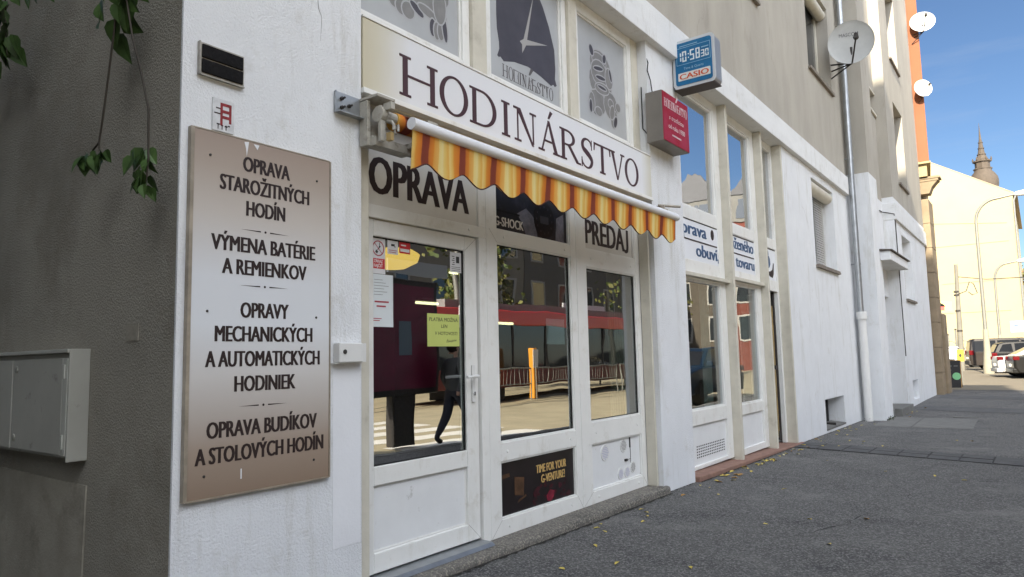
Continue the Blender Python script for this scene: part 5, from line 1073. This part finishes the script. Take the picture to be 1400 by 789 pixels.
# ------------------------------------------------------------------ cars
RIM = mat('alloy_rim', (.45, .46, .47), .3, metal=.9); TYRE = mat('tyre_rubber', (.02, .02, .02), .85); CGL = mat('car_window', (.010, .011, .013), .08, spec=.18); TAIL = mat('red_tail_light', (.11, .005, .007), .25, spec=.2); HEADL = mat('clear_headlight', (.6, .62, .65), .1, spec=.8); PLATE = mat('number_plate_white', (.7, .7, .68), .4)
def car(loc, heading, L, Wd, H, col, label, kind='suv', rim=RIM, group='parked cars'):
    """local +x is forward"""
    paint = mat('car_paint', col, .35, metal=.0, coat=.12, spec=.22)
    t = thing('parked_car', label, 'car', loc, group, heading)
    prof = {'suv': [(-.50, .30), (-.505, .52), (-.49, .60), (-.47, .66), (.20, .64), (.40, .60), (.485, .53), (.50, .40), (.49, .20), (.45, .17), (-.46, .17)],
            'van': [(-.50, .22), (-.50, .45), (-.495, .56), (.25, .55), (.42, .50), (.49, .40), (.50, .28), (.48, .15), (-.47, .15)],
            'sedan': [(-.50, .34), (-.50, .55), (-.485, .66), (-.30, .70), (.18, .66), (.40, .60), (.485, .50), (.50, .36), (.48, .17), (-.47, .17)]}[kind]
    roof = {'suv': [(-.485, .63), (-.43, .93), (-.36, .985), (-.05, 1.0), (.08, .97), (.24, .63)],
            'van': [(-.496, .55), (-.475, .93), (-.44, .99), (.05, 1.0), (.17, .96), (.33, .53)],
            'sedan': [(-.36, .69), (-.20, .96), (-.08, 1.0), (.04, .99), (.20, .65)]}[kind]
    mb = MB(); hw = Wd/2
    def loft(pr, w_in, w_out, zmin, zmax):
        rows_ = []
        for (a, c) in ((-1, 0), (-.9, 1), (.9, 1), (1, 0)): pass
        lays = [(-w_out, .965), (-w_out*.93, 1.0), (w_out*.93, 1.0), (w_out, .965)]
        n_ = len(pr); vs = []
        cx = sum(p[0] for p in pr)/n_; cz = sum(p[1] for p in pr)/n_
        for (yy, s_) in lays:
            for (a, b) in pr:
                tt = (b-zmin)/(zmax-zmin) if zmax > zmin else 0
                vs.append(((cx+(a-cx)*s_)*L, yy*(1-w_in*tt), (cz+(b-cz)*s_)*H))
        fs = [tuple(range(n_)), tuple(range(3*n_, 4*n_))]
        for l in range(3):
            for i in range(n_): fs.append((l*n_+i, l*n_+(i+1) % n_, (l+1)*n_+(i+1) % n_, (l+1)*n_+i))
        return vs, fs
    vs, fs = loft(prof, .0, hw, 0, 1); mb.faces(vs, fs)
    vs, fs = loft(roof, .16, hw*.95, .6, 1.0); mb.faces(vs, fs)
    body = build('body', mb, paint, t, world=False, bevel=.025, smooth=True)
    # glass: side windows and rear / front screens as thin slabs on the cabin
    def side(pts):
        g = MB()
        for sg in (-1, 1):
            q = []
            for (a, b) in pts:
                tt = (b-.6)/.4; yy = hw*.95*(1-.16*tt)+.006; q.append((a*L, sg*yy, b*H))
            q2 = [(p[0], p[1]-sg*.02, p[2]) for p in q]; n_ = len(q)
            g.faces(q+q2, [tuple(range(n_)), tuple(range(n_, 2*n_))]+[(i, (i+1) % n_, n_+(i+1) % n_, n_+i) for i in range(n_)])
        return g
    wins = {'suv': [[(-.43, .68), (-.385, .91), (-.30, .93), (-.29, .67)], [(-.27, .67), (-.27, .94), (-.09, .95), (-.09, .66)], [(-.07, .66), (-.07, .95), (.06, .92), (.18, .66)]],
            'van': [[(-.46, .58), (-.44, .92), (-.22, .93), (-.22, .58)], [(-.20, .58), (-.20, .93), (.02, .94), (.02, .58)], [(.04, .58), (.04, .93), (.14, .92), (.26, .57)]],
            'sedan': [[(-.27, .72), (-.17, .93), (-.06, .95), (-.06, .71)], [(-.04, .71), (-.04, .95), (.03, .94), (.15, .69)]]}[kind]
    for w in wins: build('side_window', side(w), CGL, t, world=False)
    (ra, rb), (rc, rd) = roof[0], roof[1]
    g = MB(); e = .012
    def scr(p, q, s0, s1, sg):
        (a, b), (c, d) = p, q; k0, k1 = .15, .9
        P0 = (a+(c-a)*k0, b+(d-b)*k0); P1 = (a+(c-a)*k1, b+(d-b)*k1); o_ = sg*.012
        f0 = hw*.95*(1-.16*max(0, (P0[1]-.6)/.4))*.86; f1 = hw*.95*(1-.16*max(0, (P1[1]-.6)/.4))*.86
        q0 = [(P0[0]*L+o_, -f0, P0[1]*H), (P0[0]*L+o_, f0, P0[1]*H), (P1[0]*L+o_, f1, P1[1]*H), (P1[0]*L+o_, -f1, P1[1]*H)]
        q1 = [(x-sg*.03, y, z) for x, y, z in q0]
        g.faces(q0+q1, [(0, 1, 2, 3), (7, 6, 5, 4), (0, 1, 5, 4), (1, 2, 6, 5), (2, 3, 7, 6), (3, 0, 4, 7)])
    scr(roof[0], roof[1], 0, 1, -1); build('rear_window', g, CGL, t, world=False)
    g = MB(); scr(roof[-1], roof[-2], 0, 1, 1); build('windscreen', g, CGL, t, world=False)
    zt = {'suv': .56, 'van': .50, 'sedan': .57}[kind]*H
    for sg in (-1, 1):
        g = MB(); g.box(-.503*L, -.45*L, sg*hw*.78, sg*(hw+.006), zt-.02*H, zt+.09*H if kind != 'van' else zt+.13*H); build('tail_light', g, TAIL, t, world=False, bevel=.02)
        g = MB(); g.box(.43*L, .502*L, sg*hw*.6, sg*(hw-.02), .46*H, .53*H); build('headlight', g, HEADL, t, world=False, bevel=.02)
        g = MB(); g.box(.16*L, .19*L, sg*(hw+.01), sg*(hw+.17), .66*H, .74*H); build('mirror', g, paint, t, world=False, bevel=.02)
    g = MB(); g.box(-.515*L, -.50*L, -.26, .26, .36*H, .36*H+.11); build('number_plate', g, PLATE, t, world=False)
    g = MB(); g.box(-.512*L, -.40*L, -hw*.96, hw*.96, .17*H, .30*H); build('bumper', g, paint if kind == 'sedan' else DKMET, t, world=False, bevel=.03)
    rw = .34 if kind == 'suv' else .32
    for (fx_, sg) in ((-.30, -1), (-.30, 1), (.31, -1), (.31, 1)):
        g = MB(); c = (fx_*L, sg*(hw-.20), rw); ax = (0, sg, 0)
        g.lathe(c, ax, [(rw*.62, 0), (rw*.96, .0), (rw, .03), (rw, .18), (rw*.94, .215), (rw*.66, .212)], 28); wh = build('wheel', g, TYRE, t, world=False, smooth=True)
        g = MB(); g.lathe(c, ax, [(rw*.66, .19), (rw*.64, .212), (rw*.56, .19), (rw*.50, .15), (.03, .14)], 28)
        for k in range(10):
            a = k*math.pi/5+.15*(k % 2); g2 = [(fx_*L+rw*r_*math.cos(a+d_), rw+rw*r_*math.sin(a+d_)) for r_, d_ in ((.15, -.28), (.62, -.09), (.62, .09), (.15, .28))]; g.prism(g2, sg*(hw-.20+.17), sg*(hw-.20+.205), 'y')
        build('rim', g, rim, wh, world=False)
        g = MB(); g.lathe((fx_*L, sg*(hw+.004), rw), ax, [(rw*1.13, -.05), (rw*1.13, .0)], 24)
        arch = MB(); n_ = 16; pts = [(fx_*L+rw*1.14*math.cos(math.pi*k/n_), rw+rw*1.14*math.sin(math.pi*k/n_)) for k in range(n_+1)]
        arch.prism(pts, sg*(hw-.05), sg*(hw+.003), 'y'); build('wheel_arch', arch, TYRE, t, world=False)
    return t
PS = 'cars parked at the end of the pavement'
HD = R(11)
def place(xr, yr, L): return (xr+math.cos(HD)*L/2, yr+math.sin(HD)*L/2, 0)
car(place(-.70, 52.5, 5.0), HD, 5.0, 1.9, 1.93, (.035, .029, .026), 'dark grey brown van parked behind the concrete lamp foot', 'van', group=PS)
car(place(.75, 46.0, 4.5), HD, 4.5, 1.85, 1.66, (.010, .010, .012), 'black high car with red tail lamp parked beside the van', 'suv', group=PS)
car(place(1.22, 39.9, 4.5), HD, 4.5, 1.8, 1.42, (.5, .51, .52), 'white low car parked at the right edge', 'sedan', group=PS)
car(place(1.86, 38.0, 4.3), HD, 4.3, 1.8, 1.45, (.012, .012, .012), 'black car cut off by the right edge in front of the white car', 'sedan', group=PS)
car(place(-1.7, 60, 4.3), HD, 4.3, 1.75, 1.5, (.25, .235, .20), 'pale beige car half hidden behind the van', 'suv', group=PS)
car(place(2.2, 66, 4.3), HD, 4.3, 1.75, 2.15, (.05, .10, .28), 'blue van roof showing behind the parked cars', 'van', group=PS)

# ------------------------------------------------------------------ far right: trees, house, sign
def tree(x, y, h, cr, cols, label, nleaf=900, ls=.35, z0=.35, group='trees at the end of the street'):
    t = thing('tree', label, 'tree', (x, y, 0), group)
    mb = MB(); mb.tube([(x, y, -.1), (x+.1, y, h*.3), (x-.1, y+.1, h*.6), (x, y, h*.85)], [h*.03, h*.022, h*.014, h*.004], 8)
    tips = []
    for k in range(9):
        a = random.random()*6.28; zz = h*random.uniform(.35, .7); e = Vector((x+cr*.7*math.cos(a), y+cr*.7*math.sin(a), zz+cr*random.uniform(.2, .7))); mb.tube([(x, y, zz), ((x+e.x)/2, (y+e.y)/2, zz+(e.z-zz)*.4), e], [h*.011, h*.008, h*.003], 6); tips.append(e)
    build('trunk', mb, mat('bark', (.09, .07, .05), .9, var=.3, vscale=6), t)
    cl = [Vector((x+random.gauss(0, cr*.5), y+random.gauss(0, cr*.5), h*z0+(h*(1-z0))*random.random()**.8)) for _ in range(26)]
    for ci, c in enumerate(cols):
        mb = MB()
        for k in range(nleaf//len(cols)):
            b = random.choice(cl); p = b+Vector((random.gauss(0, cr*.22), random.gauss(0, cr*.22), random.gauss(0, cr*.2)))
            n_ = Vector((random.gauss(0, 1), random.gauss(0, 1), random.gauss(0, 1))).normalized(); u = n_.orthogonal().normalized(); w = n_.cross(u); s = ls*random.uniform(.6, 1.3)
            mb.poly([p-u*s*.5, p+w*s*.35, p+u*s*.6, p-w*s*.35])
        build('crown', mb, c, t)
LF1 = mat('green_leaf', (.07, .10, .025), .6, var=.3, vscale=3); LF2 = mat('autumn_leaf', (.30, .16, .04), .6, var=.3, vscale=3); LF3 = mat('olive_leaf', (.15, .15, .04), .6, var=.3, vscale=3)
tree(1.9, 108, 10.5, 2.2, [LF2, LF3], 'orange brown autumn tree right of the cream gable', 1100, .4)
tree(2.6, 100, 5.8, 1.9, [LF1, LF3], 'low green tree below the autumn tree at the right edge', 1000, .35)
tree(1.9, 96, 3.4, 1.2, [LF1], 'small dark green bush tree behind the white hanging sign', 700, .25, .2)
t = thing('tiled_house', 'distant house with orange brown tiled roof at the right edge', 'building', (4, 126, 0)); mb = MB(); mb.box(.8, 12, 124, 132, 0, 6.7); build('wall', mb, YEL, t); mb = MB(); mb.prism([(123.4, 6.6), (132.6, 6.6), (128, 8.8)], .5, 12.4, 'x'); build('roof', mb, mat('orange_roof_tile', (.36, .17, .08), .9, var=.2, vscale=2), t)
t = thing('street_sign', 'white rectangular sign at the right edge above the parked cars', 'sign', (1.9, 80, 0)); mb = MB(); mb.box(.95, 3.4, 79.97, 80.03, 2.75, 3.75); build('plate', mb, mat('white_sign', (.74, .75, .76), .5), t); mb = MB(); mb.tube([(2.6, 80.06, -.1), (2.6, 80.06, 3.8)], .05, 8); build('post', mb, POLE, t); mb = MB(); mb.box(1.2, 2.9, 79.962, 79.968, 3.3, 3.42); mb.box(1.2, 2.2, 79.962, 79.968, 3.05, 3.15); build('print', mb, mat('blue_print', (.05, .10, .3), .5), t)

# ------------------------------------------------------------------ behind the camera and across the street (seen in the glass, casting the shade)
CB = thing('shade_building', 'tall grey apartment block closing the street behind the viewer', 'building', (-3, -12, 0))
GB = mat('grey_block_render', (.34, .33, .31), .9, var=.12, vscale=.8)
mb = MB(); mb.box(-30, 7.6, -18, -8, -.2, 25.0); build('wall', mb, GB, CB)
mb = MB(); mb.box(-30.3, 7.75, -18.2, -7.9, 25.0, 25.25); build('roof', mb, GREYM, CB)
for i in range(7):
    for j in range(9):
        mb = MB(); x = 4.6-j*2.6; z = 1.5+i*3.2; mb.box(x, x+1.3, -7.99, -7.93, z, z+1.6); build('window', mb, DGLASS, CB)
AL = thing('alley_building', 'plain dark rendered house forming the other side of the alley', 'building', (-8, -3, 0))
mb = MB(); mb.box(-14, -.9, -7.4, -1.6, -.2, 15); build('wall', mb, mat('dull_alley_render', (.19, .175, .15), .9, var=.2), AL); mb = MB(); mb.box(-14.2, -.7, -7.6, -1.5, 15, 15.2); build('roof', mb, GREYM, AL)

def block(name, label, y0, y1, h, m, wm, top=None, x=24.0, shop=None, pitch=2.9, seed=1):
    t = thing(name, label, 'building', (x+6, (y0+y1)/2, 0)); mb = MB(); mb.box(x, x+12, y0, y1, -.2, h); build('wall', mb, m, t)
    mb = MB(); mb.box(x-.5, x+12, y0-.02, y1+.02, h, h+.5); mb.box(x-.25, x, y0, y1, h-.4, h-.001); build('cornice', mb, top or m, t)
    nz = int((h-5)/3.4)+1; ny = max(1, int((y1-y0)/pitch))
    for i in range(nz):
        for j in range(ny):
            ya = y0+(j+.5)*(y1-y0)/ny-.6; za = 4.6+i*3.4
            if za+2 > h-.4: continue
            q = MB(); q.frame(x-.08, x-.001, ya-.12, ya+1.32, za-.12, za+2.02, .12, .12, .12, .12); w = build('window', q, wm, t); q = MB(); q.box(x-.04, x-.002, ya, ya+1.2, za, za+1.9); build('pane', q, DGLASS, w)
    if shop:
        mb = MB(); mb.box(x-.3, x-.001, y0+.3, y1-.3, 3.0, 3.9); build('shop_fascia', mb, shop, t)
        for j in range(ny):
            ya = y0+.5+j*(y1-y0-1)/ny; mb = MB(); mb.box(x-.06, x-.002, ya, ya+(y1-y0-1)/ny-.4, .4, 2.9); build('shop_window', mb, DGLASS, t)
    return t
GREYF = mat('grey_facade', (.15, .14, .125), .9, var=.15, vscale=.7); REDF = mat('red_brick_facade', (.30, .085, .055), .9, var=.2, vscale=1.5); PINK = mat('pale_facade', (.24, .22, .18), .9, var=.1); WTR = mat('stone_trim', (.36, .35, .32), .7)
block('street_house', 'grey street house opposite the shops with red fascia', 4, 22, 13.5, GREYF, WTR, WTR, 24, mat('dark_red_fascia', (.30, .03, .025), .6), seed=2)
block('street_house', 'pale street house opposite with white cornice', 22.1, 38, 14.5, PINK, WTR, WTR, 24, None, seed=3)
block('street_house', 'long grey street house farther along the opposite side', 38.1, 58, 13, GREYF, WTR, WTR, 24, mat('white_fascia', (.6, .6, .58), .6), seed=4)
block('street_house', 'grey stone street house at the far end of the opposite side', 78.5, 90, 14, GREYF, WTR, WTR, 24, None, seed=5)
block('street_house', 'brownish street house opposite nearest the junction', -30, 3.9, 12, mat('brown_grey_facade', (.15, .13, .11), .9, var=.15), WTR, WTR, 24, None, seed=6)
for (xa, xb, mm, lab) in ((17.5, 23.9, mat('brown_grey_house_render', (.11, .095, .075), .9, var=.2), 'brown house with white attic at the far end of the opposite side'), (12.6, 17.4, mat('red_house_render', (.17, .05, .035), .9, var=.2), 'red house with white attic beside the brown one at the far end')):
    t = thing('street_house', lab, 'building', ((xa+xb)/2, 66, 0)); mb = MB(); mb.box(xa, xb, 60, 78, -.2, 12.6); build('wall', mb, mm, t); mb = MB(); mb.box(xa-.1, xb+.02, 59.9, 78.1, 12.6, 15.0); build('attic', mb, mat('pale_attic_render', (.17, .165, .15), .9, var=.2, vscale=.8), t); mb = MB(); [mb.box(xx, xx+.9, 59.86, 59.899, 12.9, 14.6) for xx in (xa+.4, xa+1.9, xa+3.3)]; build('attic_window', mb, DGLASS, t); mb = MB(); mb.prism([(xa-.2, 15.0), (xb+.04, 15.0), ((xa+xb)/2, 17.6)], 59.8, 78.2, 'y'); build('roof', mb, mat('light_grey_roof', (.11, .11, .115), .8, var=.1), t)
    for i in range(3):
        for j in range(2): mb = MB(); xx = xa+.9+j*(xb-xa)*.48; mb.frame(xx, xx+.02, 0, 1, 0, 1, .1, .1, .1, .1); mb = MB(); mb.box(xx-.15, xx+1.35, 59.95, 59.998, 2.4+i*3.2, 4.6+i*3.2); w = build('window', mb, WTR, t); mb = MB(); mb.box(xx, xx+1.2, 59.93, 59.949, 2.55+i*3.2, 4.45+i*3.2); build('pane', mb, DGLASS, w)
# tram
TR = thing('tram', 'red and dark tram standing in the street opposite the shop', 'tram', (13.2, 26, 0))
RED = mat('tram_red', (.62, .05, .03), .35, coat=.4)
mb = MB(); mb.box(12.02, 14.38, 16.6, 35.9, 2.55, 3.1); build('body', mb, RED, TR, bevel=.06); mb = MB(); mb.box(12.0, 14.4, 16.5, 36, .35, 1.0); build('skirt', mb, mat('dark_tram_red', (.13, .02, .02), .4), TR, bevel=.05)
mb = MB(); mb.box(12.03, 14.37, 16.62, 35.88, 1.0, 2.55); build('window_band', mb, DGLASS, TR)
for k in range(8):
    mb = MB(); mb.box(12.0, 12.04, 18.4+k*2.2, 18.52+k*2.2, 1.0, 2.55); build('pillar', mb, DKMET, TR)
for y in (18.5, 33): 
    mb = MB(); mb.box(12.3, 14.1, y, y+2, -.08, .4); build('bogie', mb, DKMET, TR)
for x in (12.3, 13.9): mb = MB(); mb.lathe((x, 16.5, .85), (0, -1, 0), [(.12, 0), (.12, .03), (.05, .05)], 12); build('headlight', mb, HEADL, TR)
mb = MB(); mb.box(12.4, 14.0, 17.5, 35, 3.1, 3.4); build('roof_box', mb, GREYM, TR)
for k in range(4):
    t = thing('platform_railing', ['nearest', 'second', 'third', 'farthest'][k]+' grey tube railing panel along the tram stop across the street', 'railing', (10.8, 18.6+k*3.1, 0), 'railing panels at the tram stop'); y0 = 17.3+k*3.1
    mb = MB(); mb.tube([(10.8, y0, -.1), (10.8, y0, 1.0), (10.8, y0+2.7, 1.0), (10.8, y0+2.7, -.1)], .025, 8); mb.tube([(10.8, y0, .5), (10.8, y0+2.7, .5)], .018, 8); build('tube_frame', mb, POLE, t)
    mb = MB()
    for q in range(1, 12): mb.tube([(10.8, y0+q*.225, .5), (10.8, y0+q*.225, 1.0)], .008, 5)
    build('bars', mb, POLE, t)
for k, (x, y) in enumerate(((10.6, 16.4), (10.9, 30.2), (15.4, 21.5))):
    t = thing('catenary_pole', ['grey catenary pole at the near end of the tram stop', 'grey catenary pole at the far end of the tram stop', 'grey catenary pole behind the tram'][k], 'pole', (x, y, 0)); mb = MB(); mb.tube([(x, y, -.1), (x, y, 8.5)], [.11, .08], 10); build('shaft', mb, POLE, t, smooth=True); mb = MB(); mb.tube([(x, y, 7.2), (x+2.4, y, 7.6)], .035, 8); build('bracket_arm', mb, POLE, t); mb = MB(); mb.box(x-.04, x-.02, y-.35, y+.35, 2.3, 3.0); build('stop_sign', mb, WINK, t)
mb = MB()
for x in (12.5, 13.9): mb.box(x-.04, x+.04, -30, 90, -.109, -.102)
tag(build('tram_rails', mb, DKMET), kind='structure')
# citylight, ticket post, orange sign
CL = thing('poster_stand', 'free standing poster case with dark maroon advert on a pole at the kerb', 'poster stand', (5.25, 8.4, 0))
mb = MB(); mb.box(5.13, 5.33, 7.55, 9.25, .78, 2.72); build('case', mb, DKMET, CL, bevel=.02)
mb = MB(); mb.box(5.11, 5.128, 7.65, 9.15, .88, 2.62); build('advert', mb, mat('maroon_advert', (.16, .012, .045), .3, var=.25, vscale=2), CL)
mb = MB(); mb.box(5.105, 5.109, 8.25, 8.55, 1.45, 2.0); build('advert_print', mb, mat('phone_print', (.12, .17, .22), .4), CL)
mb = MB(); mb.box(5.15, 5.31, 8.15, 8.65, -.05, .78); build('pole', mb, DKMET, CL)
mb = MB(); mb.box(5.12, 5.16, 8.0, 9.5, 2.80, 3.05); build('name_strip', mb, mat('grey_strip', (.4, .42, .44), .5), CL)
t = thing('ticket_post', 'orange ticket machine with white label at the tram stop', 'ticket machine', (11.2, 20.8, 0)); mb = MB(); mb.box(11.1, 11.35, 20.65, 20.95, -.1, 1.7); build('body', mb, mat('orange_paint', (.65, .28, .03), .4), t, bevel=.03); mb = MB(); mb.box(11.08, 11.098, 20.6, 21.0, 1.0, 1.65); build('label_plate', mb, WINK, t)
t = thing('orange_billboard', 'orange and white billboard on legs across the street', 'billboard', (16, 33, 0)); mb = MB(); mb.box(15.9, 16.0, 30.5, 34.5, 2.2, 3.6); build('panel', mb, mat('orange_print', (.55, .24, .06), .6, var=.2, vscale=1), t); mb = MB(); mb.box(15.88, 16.02, 30.5, 34.5, 3.6, 4.1); build('white_header', mb, WINK, t); mb = MB(); mb.box(15.92, 15.99, 31, 31.12, -.1, 2.2); mb.box(15.92, 15.99, 33.9, 34.02, -.1, 2.2); build('leg', mb, DKMET, t)
car((5.65, 21.4, gz(21)-.11), R(-91), 4.7, 1.9, 1.68, (.008, .018, .035), 'dark blue off road car parked at the kerb opposite the shoe repair shop', 'suv', group='cars at the kerb')
tree(17.2, 25.2, 6.8, 1.5, [LF3, LF1], 'sunlit street tree on the opposite pavement', 1300, .3, .4, group='street trees opposite')
tree(17.5, 44, 8, 2.4, [LF3, LF1], 'second greener street tree on the opposite pavement', 1200, .3, .4, group='street trees opposite')

# people walking on the other side of the viewer (mirrored in the glass)
def person(loc, rz, top_m, leg_m, label, hair_m):
    skin = mat('skin', (.48, .30, .22), .6)
    J = {'pel': (0, 0, .95), 'waist': (0, 0, 1.08), 'chest': (0, 0, 1.32), 'neck': (0, 0, 1.48), 'head0': (0, .01, 1.56), 'head1': (0, .015, 1.68), 'head2': (0, .0, 1.75),
         'lsh': (.18, 0, 1.42), 'lel': (.24, -.06, 1.14), 'lwr': (.25, .08, .92), 'lha': (.25, .11, .84), 'rsh': (-.18, 0, 1.42), 'rel': (-.24, .0, 1.14), 'rwr': (-.24, -.10, .92), 'rha': (-.24, -.11, .84),
         'lhip': (.09, 0, .90), 'lkn': (.10, -.08, .50), 'lan': (.10, -.28, .14), 'lto': (.10, -.16, .05), 'rhip': (-.09, 0, .90), 'rkn': (-.10, .20, .50), 'ran': (-.10, .22, .09), 'rto': (-.10, .38, .04)}
    Rr = {'pel': .15, 'waist': .14, 'chest': .165, 'neck': .062, 'head0': .075, 'head1': .098, 'head2': .075, 'lsh': .075, 'lel': .048, 'lwr': .034, 'lha': .036, 'rsh': .075, 'rel': .048, 'rwr': .034, 'rha': .036, 'lhip': .105, 'lkn': .068, 'lan': .05, 'lto': .045, 'rhip': .105, 'rkn': .068, 'ran': .05, 'rto': .045}
    E_ = [('pel', 'waist'), ('waist', 'chest'), ('chest', 'neck'), ('neck', 'head0'), ('head0', 'head1'), ('head1', 'head2'), ('chest', 'lsh'), ('lsh', 'lel'), ('lel', 'lwr'), ('lwr', 'lha'), ('chest', 'rsh'), ('rsh', 'rel'), ('rel', 'rwr'), ('rwr', 'rha'), ('pel', 'lhip'), ('lhip', 'lkn'), ('lkn', 'lan'), ('lan', 'lto'), ('pel', 'rhip'), ('rhip', 'rkn'), ('rkn', 'ran'), ('ran', 'rto')]
    names = list(J); me = bpy.data.meshes.new('person'); me.from_pydata([J[k] for k in names], [(names.index(a), names.index(b)) for a, b in E_], [])
    o = bpy.data.objects.new('person', me); C.objects.link(o); o.location = loc; o.rotation_euler = (0, 0, rz)
    md = o.modifiers.new('skin', 'SKIN'); sv = me.skin_vertices[0].data if me.skin_vertices else None
    if sv is None:
        me.skin_vertices.new() if hasattr(me.skin_vertices, 'new') else None
        sv = me.skin_vertices[0].data
    for i, k in enumerate(names): sv[i].radius = (Rr[k]*(1.15 if k in ('chest', 'waist', 'pel') else 1), Rr[k]*(.75 if k in ('chest', 'waist', 'pel') else 1)); sv[i].use_root = (k == 'pel')
    o.modifiers.new('sub', 'SUBSURF').levels = 2; o.modifiers['sub'].render_levels = 2
    dg = bpy.context.evaluated_depsgraph_get(); ev = o.evaluated_get(dg); nm = bpy.data.meshes.new_from_object(ev)
    o.modifiers.clear(); o.data = nm
    nm.materials.clear(); [nm.materials.append(q) for q in (top_m, leg_m, skin, DKMET)]
    for p in nm.polygons:
        c = p.center; p.use_smooth = True
        p.material_index = 2 if (c.z > 1.49 or (abs(c.x) > .2 and c.z < .92)) else (0 if c.z > .93 else (3 if c.z < .11 else 1))
    tag(o, label, 'person'); OFF[o.name] = Vector()
    mb = MB(); mb.lathe((0, -.012, 1.66), (0, -.25, 1), [(.075, -.06), (.108, .0), (.105, .06), (.07, .115), (.005, .13)], 16); build('hair', mb, hair_m, o, world=False, smooth=True)
    mb = MB(); mb.lathe((0, .095, 1.655), (0, .6, -1), [(.008, -.03), (.016, .01), (.004, .02)], 8)
    for sx_ in (-.033, .033): mb.lathe((sx_, .098, 1.675), (0, 1, 0), [(.012, -.01), (.010, .006), (.002, .01)], 8)
    for sx_ in (-.1, .1): mb.lathe((sx_, .0, 1.655), (1, 0, 0), [(.004, -.012), (.026, -.006), (.026, .006), (.004, .012)], 8)
    build('face_features', mb, skin, o, world=False)
    return o
HAIR = mat('dark_hair', (.02, .014, .01), .7)
person((4.75, 9.2, gz(9.2)-.11), R(10), mat('grey_jacket', (.10, .105, .11), .8), mat('dark_jeans', (.045, .05, .07), .8), 'person in grey jacket and dark jeans walking along the kerb', HAIR)
person((4.60, 9.80, gz(9.8)-.1), R(190), mat('pale_jacket', (.42, .47, .52), .8), mat('navy_trousers', (.03, .035, .05), .8), 'person in pale jacket walking towards the junction', HAIR)
